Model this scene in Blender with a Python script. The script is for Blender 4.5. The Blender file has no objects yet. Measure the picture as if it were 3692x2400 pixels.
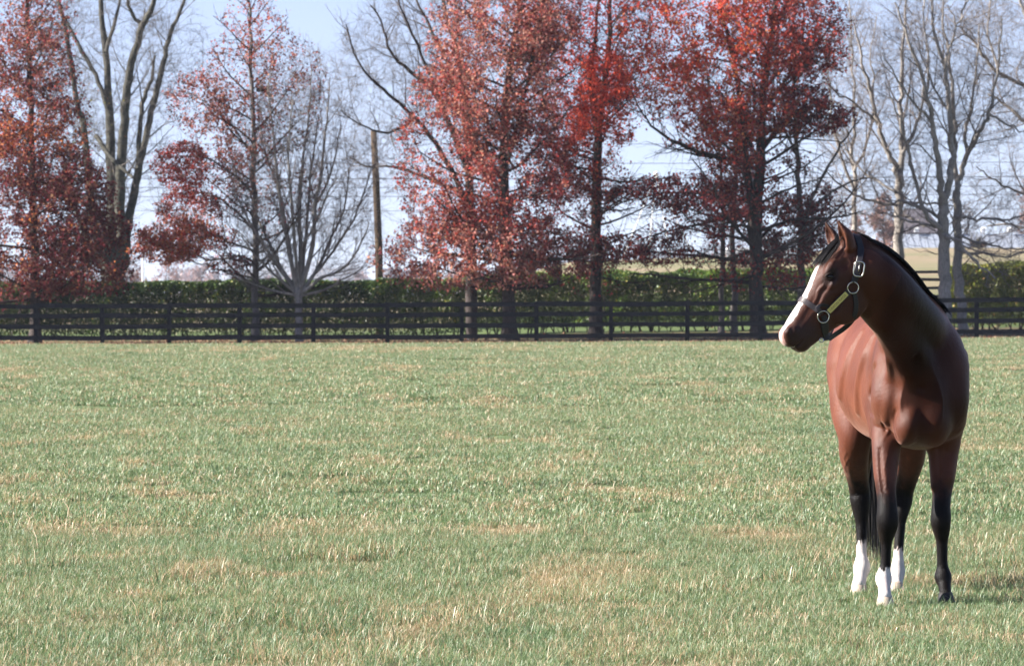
import bpy, bmesh, math, random
import numpy as np
from mathutils import Vector, Matrix, noise as mnoise
from mathutils.bvhtree import BVHTree

random.seed(7)
rng = np.random.default_rng(11)
SC = bpy.context.scene
COL = SC.collection

# ------------------------------------------------------------------ camera
F = 17342.0            # focal length in photograph pixels (3692 wide)
HC = 1.705             # eye height
U0, V0 = 1846.0, 1050.0  # principal column, horizon row
cam_data = bpy.data.cameras.new('camera')
cam = bpy.data.objects.new('camera', cam_data)
COL.objects.link(cam)
cam.location = (0, 0, HC)
cam_data.sensor_width = 36.0
cam_data.lens = 36.0 * F / 3692.0
cam.rotation_euler = (math.radians(90) - math.atan(150.0 / F), 0, 0)
cam_data.clip_start = 0.5
cam_data.clip_end = 9000
cam_data.dof.use_dof = True
cam_data.dof.focus_distance = 25.8
cam_data.dof.aperture_fstop = 15.0
SC.camera = cam

# ------------------------------------------------------------------ light
SUN_EL, SUN_AZ = math.radians(31), math.radians(-4)   # from the left
sdir = Vector((-math.cos(SUN_EL) * math.cos(SUN_AZ), math.cos(SUN_EL) * math.sin(SUN_AZ), math.sin(SUN_EL)))
sun_d = bpy.data.lights.new('sun', 'SUN')
sun_d.energy = 5.0
sun_d.angle = math.radians(0.5)
sun_d.color = (1.0, 0.95, 0.88)
sun = bpy.data.objects.new('sun', sun_d)
COL.objects.link(sun)
sun.rotation_euler = sdir.to_track_quat('Z', 'Y').to_euler()
sun.location = (-30, 0, 40)
world = bpy.data.worlds.new('World')
SC.world = world
world.use_nodes = True
wn = world.node_tree
wn.nodes.clear()
sky = wn.nodes.new('ShaderNodeTexSky')
sky.sky_type = 'NISHITA'
sky.sun_disc = False
sky.sun_elevation = SUN_EL
sky.sun_rotation = math.atan2(sdir.x, sdir.y)
sky.air_density = 1.0
sky.dust_density = 0.3
sky.ozone_density = 3.5
bg = wn.nodes.new('ShaderNodeBackground')
bg.inputs['Strength'].default_value = 0.058
wo = wn.nodes.new('ShaderNodeOutputWorld')
# the whole sky is looked up a few degrees higher than it stands: clear, bluish air down to the horizon
tc = wn.nodes.new('ShaderNodeTexCoord'); va = wn.nodes.new('ShaderNodeVectorMath'); va.operation = 'ADD'
va.inputs[1].default_value = (0, 0, 0.085)
vn = wn.nodes.new('ShaderNodeVectorMath'); vn.operation = 'NORMALIZE'
wn.links.new(tc.outputs['Generated'], va.inputs[0]); wn.links.new(va.outputs[0], vn.inputs[0]); wn.links.new(vn.outputs[0], sky.inputs[0])
wb = wn.nodes.new('ShaderNodeMix'); wb.data_type = 'RGBA'; wb.blend_type = 'MULTIPLY'; wb.inputs[0].default_value = 1.0; wb.inputs[7].default_value = (1.16, 0.91, 0.93, 1)   # the camera's white balance
wn.links.new(sky.outputs[0], wb.inputs[6]); wn.links.new(wb.outputs[2], bg.inputs[0])
wn.links.new(bg.outputs[0], wo.inputs[0])
SC.view_settings.view_transform = 'Standard'
SC.view_settings.look = 'None'
SC.view_settings.gamma = 1
SC.view_settings.exposure = 2.0
SC.view_settings.use_curve_mapping = False
SC.render.engine = 'CYCLES'
SC.cycles.max_bounces = 8
SC.cycles.transparent_max_bounces = 8
SC.cycles.volume_bounces = 0

# ------------------------------------------------------------------ helpers
def P(u, v, d):
    """photograph pixel + distance -> point in the place"""
    return np.array(((u - U0) / F * d, d, HC - (v - V0) / F * d))

def tag(o, label=None, cat=None, group=None, kind=None):
    if label: o['label'] = label
    if cat: o['category'] = cat
    if group: o['group'] = group
    if kind: o['kind'] = kind
    return o

def empty(name, loc, label, cat, group=None):
    o = bpy.data.objects.new(name, None)
    o.empty_display_size = 0.2
    o.location = loc
    COL.objects.link(o)
    return tag(o, label, cat, group)

def link(name, me, mat=None, parent=None):
    o = bpy.data.objects.new(name, me)
    if mat is not None and len(me.materials) == 0:
        me.materials.append(mat)
    COL.objects.link(o)
    if parent is not None:
        o.parent = parent
        # vertices are given in world metres: undo the parent's offset
        o.location = -Vector(parent.location)
    return o

def mesh_np(name, V, Fq, smooth=True):
    """V (n,3) float, Fq (m,k) int all faces with k corners"""
    me = bpy.data.meshes.new(name)
    V = np.ascontiguousarray(V, dtype=np.float32); Fq = np.ascontiguousarray(Fq, dtype=np.int32)
    n, k = Fq.shape
    me.vertices.add(len(V)); me.vertices.foreach_set('co', V.ravel())
    me.loops.add(n * k); me.loops.foreach_set('vertex_index', Fq.ravel())
    me.polygons.add(n)
    me.polygons.foreach_set('loop_start', np.arange(0, n * k, k, dtype=np.int32))
    me.polygons.foreach_set('loop_total', np.full(n, k, dtype=np.int32))
    me.update(calc_edges=True)
    me.validate()
    me.polygons.foreach_set('use_smooth', np.full(len(me.polygons), smooth, dtype=bool))
    return me

def color_attr(me, cols, name='col'):
    a = me.color_attributes.new(name, 'FLOAT_COLOR', 'POINT')
    c = np.ones((len(me.vertices), 4), dtype=np.float32)
    c[:, :cols.shape[1]] = cols
    a.data.foreach_set('color', c.ravel())

def float_attr(me, vals, name):
    a = me.attributes.new(name, 'FLOAT', 'POINT')
    a.data.foreach_set('value', np.ascontiguousarray(vals, dtype=np.float32))

class MB:
    """collects boxes / tubes / ribbons, built as one mesh"""
    def __init__(s): s.v = []; s.f = []
    def add(s, v, f):
        b = len(s.v); s.v += [tuple(p) for p in v]; s.f += [tuple(b + i for i in q) for q in f]
    def box(s, c, size, R=None, taper=1.0):
        hx, hy, hz = [q / 2 for q in size]
        v = []
        for z in (-1, 1):
            t = taper if z > 0 else 1.0
            for x, y in ((-1, -1), (1, -1), (1, 1), (-1, 1)):
                p = Vector((x * hx * t, y * hy * t, z * hz))
                if R is not None: p = R @ p
                v.append(p + Vector(c))
        s.add(v, [(3, 2, 1, 0), (4, 5, 6, 7), (0, 1, 5, 4), (1, 2, 6, 5), (2, 3, 7, 6), (3, 0, 4, 7)])
    def tube(s, pts, rad, n=8, cap=True):
        pts = [Vector(p) for p in pts]
        if not hasattr(rad, '__len__'): rad = [rad] * len(pts)
        rings = []; up = Vector((0.13, 0.31, 0.94))
        for i, p in enumerate(pts):
            t = (pts[min(i + 1, len(pts) - 1)] - pts[max(i - 1, 0)]).normalized()
            if abs(t.dot(up)) > 0.97: up = Vector((0.9, 0.3, 0.1))
            a = t.cross(up).normalized(); b = t.cross(a)
            rings.append([p + (a * math.cos(2 * math.pi * k / n) + b * math.sin(2 * math.pi * k / n)) * rad[i] for k in range(n)])
        v = [q for r in rings for q in r]; f = []
        for i in range(len(pts) - 1):
            for k in range(n):
                f.append((i * n + k, i * n + (k + 1) % n, (i + 1) * n + (k + 1) % n, (i + 1) * n + k))
        if cap:
            f.append(tuple(range(n - 1, -1, -1))); f.append(tuple((len(pts) - 1) * n + k for k in range(n)))
        s.add(v, f)
    def build(s, name, mat, parent=None, smooth=False):
        me = bpy.data.meshes.new(name)
        me.from_pydata(s.v, [], s.f); me.update()
        if smooth: me.polygons.foreach_set('use_smooth', [True] * len(me.polygons))
        return link(name, me, mat, parent)

# ------------------------------------------------------------------ materials
class NT:
    def __init__(s, name):
        s.m = bpy.data.materials.new(name); s.m.use_nodes = True
        s.t = s.m.node_tree; s.t.nodes.clear()
        s.out = s.n('ShaderNodeOutputMaterial')
    def n(s, typ, **kw):
        nd = s.t.nodes.new(typ)
        for k, v in kw.items():
            if k.startswith('i_'):
                nd.inputs[k[2:].replace('_', ' ')].default_value = v
            else: setattr(nd, k, v)
        return nd
    def l(s, a, b): s.t.links.new(a, b)
    def noise(s, scale, detail=4, rough=0.55, vec=None, dist=0.0):
        nd = s.n('ShaderNodeTexNoise'); nd.inputs['Scale'].default_value = scale
        nd.inputs['Detail'].default_value = detail; nd.inputs['Roughness'].default_value = rough
        nd.inputs['Distortion'].default_value = dist
        if vec is not None: s.l(vec, nd.inputs['Vector'])
        return nd
    def ramp(s, fac, stops):
        nd = s.n('ShaderNodeValToRGB'); cr = nd.color_ramp
        while len(cr.elements) < len(stops): cr.elements.new(0.5)
        for e, (p, c) in zip(cr.elements, stops):
            e.position = p; e.color = (c[0], c[1], c[2], 1) if hasattr(c, '__len__') else (c, c, c, 1)
        s.l(fac, nd.inputs['Fac']); return nd
    def mix(s, fac, a, b, mode='MIX'):
        nd = s.n('ShaderNodeMix', data_type='RGBA', blend_type=mode)
        for sock, val in ((nd.inputs[0], fac), (nd.inputs[6], a), (nd.inputs[7], b)):
            if hasattr(val, 'is_linked') or isinstance(val, bpy.types.NodeSocket): s.l(val, sock)
            elif hasattr(val, '__len__'): sock.default_value = (val[0], val[1], val[2], 1)
            else: sock.default_value = val
        return nd.outputs[2]
    def math(s, op, a, b=None, clamp=False):
        nd = s.n('ShaderNodeMath', operation=op, use_clamp=clamp)
        for sock, val in ((nd.inputs[0], a), (nd.inputs[1], b)):
            if val is None: continue
            if isinstance(val, bpy.types.NodeSocket): s.l(val, sock)
            else: sock.default_value = val
        return nd.outputs[0]
    def bsdf(s, color=None, rough=0.7, spec=0.3, **kw):
        b = s.n('ShaderNodeBsdfPrincipled')
        if color is not None:
            if isinstance(color, bpy.types.NodeSocket): s.l(color, b.inputs['Base Color'])
            else: b.inputs['Base Color'].default_value = (*color, 1)
        if isinstance(rough, bpy.types.NodeSocket): s.l(rough, b.inputs['Roughness'])
        else: b.inputs['Roughness'].default_value = rough
        b.inputs['Specular IOR Level'].default_value = spec
        for k, v in kw.items(): b.inputs[k.replace('_', ' ')].default_value = v
        s.l(b.outputs[0], s.out.inputs[0]); return b
    def bump(s, h, strength, dist, bs):
        nd = s.n('ShaderNodeBump'); nd.inputs['Strength'].default_value = strength
        nd.inputs['Distance'].default_value = dist
        s.l(h, nd.inputs['Height'])
        if bs is not None: s.l(nd.outputs[0], bs.inputs['Normal'])
        return nd

def simple_mat(name, color, rough=0.6, spec=0.3, nscale=20.0, var=0.25, metallic=0.0, bump=0.0):
    t = NT(name)
    g = t.n('ShaderNodeNewGeometry')
    nz = t.noise(nscale, 5, 0.6, g.outputs['Position'])
    c = t.mix(nz.outputs['Fac'], [q * (1 - var) for q in color], [min(1, q * (1 + var)) for q in color])
    b = t.bsdf(c, rough, spec, Metallic=metallic)
    if bump: t.bump(nz.outputs['Fac'], bump, 0.01, b)
    return t.m

def vnoise(Pn, s, seed=0):
    Pn = Pn * s + seed
    i = np.floor(Pn).astype(np.int64); f = Pn - i; f = f * f * (3 - 2 * f)
    def h(a, b, c):
        n = (a * 374761393 + b * 668265263 + c * 2147483647 + 1013) & 0xffffffff
        n = ((n ^ (n >> 13)) * 1274126177) & 0xffffffff
        return ((n ^ (n >> 16)) & 0xffff) / 65535.0
    r = 0
    for a in (0, 1):
        for b in (0, 1):
            for c in (0, 1):
                r = r + h(i[:, 0] + a, i[:, 1] + b, i[:, 2] + c) * (f[:, 0] if a else 1 - f[:, 0]) * (f[:, 1] if b else 1 - f[:, 1]) * (f[:, 2] if c else 1 - f[:, 2])
    return r * 2 - 1
def uvsphere(c, r, nu=20, nv=14, R=None, sc=(1, 1, 1)):
    v = []; f = []
    for i in range(nv + 1):
        th = math.pi * i / nv
        for j in range(nu):
            ph = 2 * math.pi * j / nu
            p = Vector((math.sin(th) * math.cos(ph) * sc[0], math.sin(th) * math.sin(ph) * sc[1], math.cos(th) * sc[2])) * r
            if R is not None: p = R @ p
            v.append(tuple(p + Vector(c)))
    for i in range(nv):
        for j in range(nu):
            f.append((i * nu + j, (i + 1) * nu + j, (i + 1) * nu + (j + 1) % nu, i * nu + (j + 1) % nu))
    return v, f
# ================================================================== ground
def sstep(a, b, x):
    t = np.clip((x - a) / (b - a), 0, 1); return t * t * (3 - 2 * t)
def gz(x, y):
    """height of the land"""
    x = np.asarray(x, float); y = np.asarray(y, float)
    far = sstep(90, 155, y)
    tilt = np.interp(x, [-40, -16, 0, 8, 16, 40], [-0.12, -0.06, 0.0, 0.04, 0.16, 0.30]) * far
    bump = 0.022 * np.sin(x * 1.9 + 1.3 * np.sin(y * 0.55)) * np.sin(y * 1.15 + 0.7 * x) + 0.03 * np.sin(y * 0.42 + 0.5 * x + 1.0) * np.sin(x * 0.6 + 2.0)
    calm = sstep(2.2, 5.0, np.hypot((x - 2.0) * 1.4, y - 26.4))
    bump = bump * calm * (1 - sstep(125, 150, y))
    # rising field beyond the hedge, towards the right
    xr = x * 180 / np.maximum(y, 60)
    t = np.clip((y - 162) / 310, 0, 1); prof = 1 - (1 - t) ** 1.35
    hill = prof * (4.7 * sstep(-4.5, 3.0, xr) + 0.95 * sstep(3.5, 15.5, xr)) - 1.2 * sstep(480, 700, y) * sstep(-4.5, 3, xr)
    drop = -1.0 * sstep(200, 700, y) * (1 - sstep(-4.5, 3.0, xr))
    return tilt + bump + hill + drop
def grid_axis():
    return None
xs_ = np.concatenate([-np.geomspace(2600, 42, 26), np.linspace(-40, 40, 161), np.geomspace(42, 2600, 26)])
ys_ = np.concatenate([[-30, -10, 4], np.arange(12, 60, 0.4), np.arange(60, 160, 0.7), np.arange(160, 260, 3), np.geomspace(262, 8000, 60)])
GX, GY = np.meshgrid(xs_, ys_)
GZ = gz(GX, GY)
gv_ = np.stack([GX.ravel(), GY.ravel(), GZ.ravel()], 1)
nx_, ny_ = len(xs_), len(ys_)
ii, jj = np.meshgrid(np.arange(ny_ - 1), np.arange(nx_ - 1), indexing='ij')
gq_ = np.stack([ii * nx_ + jj, ii * nx_ + jj + 1, (ii + 1) * nx_ + jj + 1, (ii + 1) * nx_ + jj], -1).reshape(-1, 4)
ground_me = mesh_np('ground', gv_, gq_)

DRY = [(450, 1925, 640, 45, 0.10), (1770, 1925, 260, 48, 0.13), (2700, 1930, 330, 50, 0.11), (2950, 1880, 260, 24, 0.08), (2850, 1488, 150, 16, 0.12), (1500, 1640, 110, 14, 0.11),
       (700, 1665, 120, 14, 0.10), (120, 1365, 120, 22, 0.08), (380, 2240, 200, 40, 0.07), (3450, 2110, 260, 26, 0.09), (1200, 1262, 900, 14, 0.09), (2300, 1255, 500, 10, 0.06), (1850, 1815, 320, 22, 0.05)]
def dry_mask(t, pos):
    """0 green .. 1 straw-coloured, shared by the turf and the soil under it (world position)"""
    mp = t.n('ShaderNodeMapping'); mp.inputs['Scale'].default_value = (1.0, 0.30, 1.0); t.l(pos, mp.inputs['Vector'])
    a = t.noise(0.95, 5, 0.62, mp.outputs[0], 0.6); b = t.noise(0.22, 3, 0.5, mp.outputs[0])
    s = t.math('ADD', t.math('MULTIPLY', a.outputs['Fac'], 0.75), t.math('MULTIPLY', b.outputs['Fac'], 0.25))
    # worn, frost-bitten patches where the paddock shows them
    sep = t.n('ShaderNodeSeparateXYZ'); t.l(pos, sep.inputs[0])
    tot = None
    for (u, v, ru, rv, amt) in DRY:
        d = F * HC / (v - V0); cx = (u - U0) / F * d; rx = ru / F * d; ry = d * rv / (v - V0)
        qx = t.math('MULTIPLY', t.math('SUBTRACT', sep.outputs['X'], cx), 1 / rx); qy = t.math('MULTIPLY', t.math('SUBTRACT', sep.outputs['Y'], d), 1 / ry)
        r2 = t.math('ADD', t.math('MULTIPLY', qx, qx), t.math('MULTIPLY', qy, qy))
        g = t.math('MULTIPLY', t.math('SUBTRACT', 1.0, r2, True), amt)
        tot = g if tot is None else t.math('ADD', tot, g)
    return t.math('ADD', s, tot)
def ground_material():
    t = NT('field_soil')
    g = t.n('ShaderNodeNewGeometry'); sep = t.n('ShaderNodeSeparateXYZ'); t.l(g.outputs['Position'], sep.inputs[0])
    d = dry_mask(t, g.outputs['Position'])
    f = t.noise(14, 5, 0.7, g.outputs['Position'])
    col = t.ramp(d, [(0.40, (0.085, 0.125, 0.052)), (0.55, (0.12, 0.145, 0.068)), (0.66, (0.24, 0.19, 0.11))]).outputs[0]
    col = t.mix(0.6, col, t.ramp(f.outputs['Fac'], [(0.3, 0.35), (0.65, 1.1)]).outputs[0], 'MULTIPLY')
    # under the trees: leaf litter and thin grass
    lit = t.noise(3.0, 5, 0.7, g.outputs['Position'])
    litc = t.ramp(lit.outputs['Fac'], [(0.35, (0.05, 0.075, 0.025)), (0.5, (0.10, 0.085, 0.045)), (0.62, (0.17, 0.115, 0.075))]).outputs[0]
    yin = t.math('MULTIPLY', t.math('GREATER_THAN', sep.outputs['Y'], 157.0), t.math('LESS_THAN', sep.outputs['Y'], 176.0))
    col = t.mix(yin, col, litc)
    # far field: mown, pale, broad bands
    mp = t.n('ShaderNodeMapping'); mp.inputs['Scale'].default_value = (0.05, 0.02, 1); t.l(g.outputs['Position'], mp.inputs['Vector'])
    fb = t.noise(1.0, 6, 0.65, mp.outputs[0], 0.8)
    fc = t.ramp(fb.outputs['Fac'], [(0.32, (0.11, 0.125, 0.055)), (0.46, (0.17, 0.150, 0.085)), (0.62, (0.22, 0.165, 0.11))]).outputs[0]
    gn_ = t.ramp(lit.outputs['Fac'], [(0.35, (0.04, 0.065, 0.02)), (0.6, (0.09, 0.115, 0.04))]).outputs[0]
    fsel = t.math('MULTIPLY', t.math('SUBTRACT', sep.outputs['Y'], 200.0), 0.02, True)
    col = t.mix(t.math('GREATER_THAN', sep.outputs['Y'], 172.0), col, t.mix(fsel, gn_, fc))
    b = t.bsdf(col, 0.95, 0.1); t.bump(f.outputs['Fac'], 0.6, 0.03, b)
    return t.m
ground_m = ground_material()
ground = link('ground', ground_me, ground_m); tag(ground, kind='structure')

# --- turf: patches of real blades, scattered over the paddock
def blade_patch(name, size, n, hmin, hmax, wid, seed, lean=0.45, dead=0.0, cur=0.5):
    r = np.random.default_rng(seed)
    cx, cy = 0, 0
    x = r.uniform(-size / 2, size / 2, n); y = r.uniform(-size / 2, size / 2, n)
    # tufts: pull part of the blades to centres
    k = max(6, n // 28); tx, ty = r.uniform(-size / 2, size / 2, (2, k)); ti = r.integers(0, k, n)
    pull = r.random(n) < 0.6
    x = np.where(pull, tx[ti] + r.normal(0, 0.018, n), x); y = np.where(pull, ty[ti] + r.normal(0, 0.018, n), y)
    h = r.uniform(hmin, hmax, n) * (0.7 + 0.6 * r.random(n) ** 3); long_ = r.random(n) < 0.03; h = np.where(long_, h * 1.9, h)
    az = r.uniform(0, 2 * math.pi, n); ln = np.abs(r.normal(0, lean, n)) + 0.12
    tip = r.normal(0, cur, n); w = wid * r.uniform(0.6, 1.3, n)
    dx, dy = np.cos(az), np.sin(az); sx, sy = -dy, dx
    rot = r.normal(0, 0.6, n); sx, sy = sx * np.cos(rot) + dx * np.sin(rot), sy * np.cos(rot) + dy * np.sin(rot)
    V = np.zeros((n, 5, 3)); a1 = ln; a2 = ln * 1.9 + np.abs(tip) * 0.5
    m1 = h * 0.55; m2 = h * 0.5
    px1, pz1 = m1 * np.sin(a1), m1 * np.cos(a1)
    px2, pz2 = px1 + m2 * np.sin(np.minimum(a2, 2.0)), pz1 + m2 * np.cos(np.minimum(a2, 2.0))
    for i, (q, z, ww) in enumerate(((0, 0, 0.5), (0, 0, -0.5), (px1, pz1, 0.42), (px1, pz1, -0.42), (px2, pz2, 0))):
        V[:, i, 0] = x + dx * q + sx * w * ww; V[:, i, 1] = y + dy * q + sy * w * ww; V[:, i, 2] = z - 0.004 * (i < 2)
    b = np.arange(n) * 5
    T = np.concatenate([np.stack([b, b + 1, b + 3], 1), np.stack([b, b + 3, b + 2], 1), np.stack([b + 2, b + 3, b + 4], 1)])
    me = mesh_np(name, V.reshape(-1, 3), T, False)
    tone = r.random(n); 
    float_attr(me, np.repeat(tone, 5), 'tone')
    isdead = (r.random(n) < dead).astype(np.float32)
    float_attr(me, np.repeat(isdead, 5), 'dead')
    float_attr(me, np.tile(np.array([0, 0, 0.55, 0.55, 1.0]), n), 'along')
    return me
def grass_material():
    t = NT('grass_blades')
    g = t.n('ShaderNodeNewGeometry'); d = dry_mask(t, g.outputs['Position'])
    tone = t.n('ShaderNodeAttribute', attribute_name='tone'); dead = t.n('ShaderNodeAttribute', attribute_name='dead'); al = t.n('ShaderNodeAttribute', attribute_name='along')
    green = t.ramp(tone.outputs['Fac'], [(0.0, (0.053, 0.104, 0.038)), (0.4, (0.106, 0.174, 0.072)), (0.75, (0.172, 0.246, 0.122)), (1.0, (0.36, 0.385, 0.26))]).outputs[0]
    straw = t.ramp(tone.outputs['Fac'], [(0.0, (0.28, 0.18, 0.095)), (0.5, (0.42, 0.29, 0.17)), (1.0, (0.58, 0.44, 0.29))]).outputs[0]
    # a blade is straw where the patch is dry enough for its own threshold
    thr = t.math('SUBTRACT', t.math('MULTIPLY', d, 5.5), 2.86)
    pick = t.math('ADD', t.math('MULTIPLY', t.math('GREATER_THAN', thr, t.math('FRACT', t.math('MULTIPLY', tone.outputs['Fac'], 7.31))), 0.85), dead.outputs['Fac'], True)
    big = t.noise(0.35, 4, 0.6, g.outputs['Position'])
    green2 = t.mix(0.65, green, t.ramp(big.outputs['Fac'], [(0.35, (0.78, 0.86, 0.74)), (0.65, (1.18, 1.10, 1.0))]).outputs[0], 'MULTIPLY')
    col = t.mix(pick, green2, straw)
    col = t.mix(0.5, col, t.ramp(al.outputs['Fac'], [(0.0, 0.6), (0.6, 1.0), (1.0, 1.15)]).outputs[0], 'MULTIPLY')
    df = t.n('ShaderNodeBsdfDiffuse'); t.l(col, df.inputs[0])
    tr = t.n('ShaderNodeBsdfTranslucent'); t.l(t.mix(0.3, col, (1.0, 1.0, 0.5), 'MULTIPLY'), tr.inputs[0])
    gl = t.n('ShaderNodeBsdfGlossy'); gl.inputs['Roughness'].default_value = 0.5; gl.inputs[0].default_value = (1, 1, 1, 1)
    m1 = t.n('ShaderNodeMixShader'); m1.inputs[0].default_value = 0.38; t.l(df.outputs[0], m1.inputs[1]); t.l(tr.outputs[0], m1.inputs[2])
    m2 = t.n('ShaderNodeMixShader'); m2.inputs[0].default_value = 0.04; t.l(m1.outputs[0], m2.inputs[1]); t.l(gl.outputs[0], m2.inputs[2])
    t.l(m2.outputs[0], t.out.inputs[0])
    return t.m
grass_m = grass_material()

def scatter_points(bands, seed=5):
    r = np.random.default_rng(seed); out = []
    for (y0, y1, step, s0) in bands:
        yy = np.arange(y0, y1, step)
        for y in yy:
            half = 1900.0 / F * y + (4.2 if y < 70 else 7.0)
            n = int(2 * half / step) + 1
            xx = np.linspace(-half, half, n)
            out.append(np.stack([xx + r.uniform(-.5, .5, n) * step, np.full(n, y) + r.uniform(-.5, .5, n) * step, np.full(n, s0)], 1))
    return np.concatenate(out)
def instancer(name, pts, protos, mat, zfun, weights=None, smin=0.85, smax=1.2, seed=3, tilt=0.0):
    r = np.random.default_rng(seed)
    V = np.stack([pts[:, 0], pts[:, 1], zfun(pts[:, 0], pts[:, 1])], 1)
    me = bpy.data.meshes.new(name); me.vertices.add(len(V)); me.vertices.foreach_set('co', V.astype(np.float32).ravel())
    n = len(V)
    a = me.attributes.new('rot', 'FLOAT_VECTOR', 'POINT')
    R = np.zeros((n, 3), np.float32); R[:, 2] = r.uniform(0, 6.283, n); R[:, 0] = r.normal(0, tilt, n); R[:, 1] = r.normal(0, tilt, n)
    a.data.foreach_set('vector', R.ravel())
    float_attr(me, pts[:, 2] * r.uniform(smin, smax, n), 'scl')
    ia = me.attributes.new('pick', 'INT', 'POINT'); ia.data.foreach_set('value', r.choice(len(protos), n, p=weights).astype(np.int32))
    o = bpy.data.objects.new(name, me); COL.objects.link(o)
    ng = bpy.data.node_groups.new(name + '_nodes', 'GeometryNodeTree')
    ng.interface.new_socket('Geometry', in_out='INPUT', socket_type='NodeSocketGeometry')
    ng.interface.new_socket('Geometry', in_out='OUTPUT', socket_type='NodeSocketGeometry')
    N = ng.nodes; Lk = ng.links
    gi = N.new('NodeGroupInput'); go = N.new('NodeGroupOutput')
    def attr(nm, ty):
        q = N.new('GeometryNodeInputNamedAttribute'); q.data_type = ty; q.inputs['Name'].default_value = nm; return q.outputs['Attribute']
    m2p = N.new('GeometryNodeMeshToPoints'); Lk.new(gi.outputs[0], m2p.inputs['Mesh'])
    cap = m2p.outputs[0]
    joins = N.new('GeometryNodeJoinGeometry')
    for i, pm in enumerate(protos):
        po = bpy.data.objects.new(pm.name, pm)
        if len(pm.materials) == 0: pm.materials.append(mat)
        oi = N.new('GeometryNodeObjectInfo'); oi.inputs['Object'].default_value = po; oi.inputs['As Instance'].default_value = True
        cmp = N.new('FunctionNodeCompare'); cmp.data_type = 'INT'; cmp.operation = 'EQUAL'
        Lk.new(attr('pick', 'INT'), cmp.inputs[2]); cmp.inputs[3].default_value = i
        iop = N.new('GeometryNodeInstanceOnPoints')
        Lk.new(cap, iop.inputs['Points']); Lk.new(cmp.outputs[0], iop.inputs['Selection']); Lk.new(oi.outputs['Geometry'], iop.inputs['Instance'])
        Lk.new(attr('rot', 'FLOAT_VECTOR'), iop.inputs['Rotation']); Lk.new(attr('scl', 'FLOAT'), iop.inputs['Scale'])
        Lk.new(iop.outputs[0], joins.inputs[0])
    Lk.new(joins.outputs[0], go.inputs[0])
    md = o.modifiers.new('scatter', 'NODES'); md.node_group = ng
    return o
near_p = [blade_patch('turf_near', 0.46, 4400, 0.028, 0.070, 0.0025, 100 + i, 0.85, 0.09 + 0.025 * i, 1.1) for i in range(5)]
near_p.append(blade_patch('turf_long', 0.46, 900, 0.07, 0.125, 0.0036, 131, 0.55, 0.25, 0.8))
near_p.append(blade_patch('turf_straw', 0.46, 1300, 0.03, 0.07, 0.004, 120, 0.9, 0.55))
mid_p = [blade_patch('turf_mid', 0.9, 5200, 0.030, 0.070, 0.0058, 200 + i, 0.75, 0.10 + 0.03 * i, 0.9) for i in range(4)]
far_p = [blade_patch('turf_far', 1.6, 8000, 0.035, 0.075, 0.0105, 300 + i, 0.65, 0.12, 0.8) for i in range(3)]
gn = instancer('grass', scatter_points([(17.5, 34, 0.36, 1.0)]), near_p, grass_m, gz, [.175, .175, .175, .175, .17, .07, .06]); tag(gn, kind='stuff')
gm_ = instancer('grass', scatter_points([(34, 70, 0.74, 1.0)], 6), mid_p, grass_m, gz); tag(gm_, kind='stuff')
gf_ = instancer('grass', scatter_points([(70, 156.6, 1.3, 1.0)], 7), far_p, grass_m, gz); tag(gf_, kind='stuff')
# ================================================================== paddock fences
def fence_mat(name, c, v=0.3):
    t = NT(name); g = t.n('ShaderNodeNewGeometry')
    mp = t.n('ShaderNodeMapping'); mp.inputs['Scale'].default_value = (0.8, 8, 14); t.l(g.outputs['Position'], mp.inputs['Vector'])
    a = t.noise(3, 6, 0.65, mp.outputs[0], 0.5); b_ = t.noise(1.1, 3, 0.6, g.outputs['Position'])
    col = t.mix(a.outputs['Fac'], [q * (1 - v) for q in c], [q * (1 + v) for q in c])
    col = t.mix(t.ramp(b_.outputs['Fac'], [(0.5, 0), (0.75, 0.5)]).outputs[0], col, (c[0] * 2.6, c[1] * 2.5, c[2] * 2.1))
    b = t.bsdf(col, 0.62, 0.15); t.bump(a.outputs['Fac'], 0.4, 0.01, b); return t.m
fence_m = fence_mat('tarred_oak', (0.0026, 0.0034, 0.0075))
FY = 158.0
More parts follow.
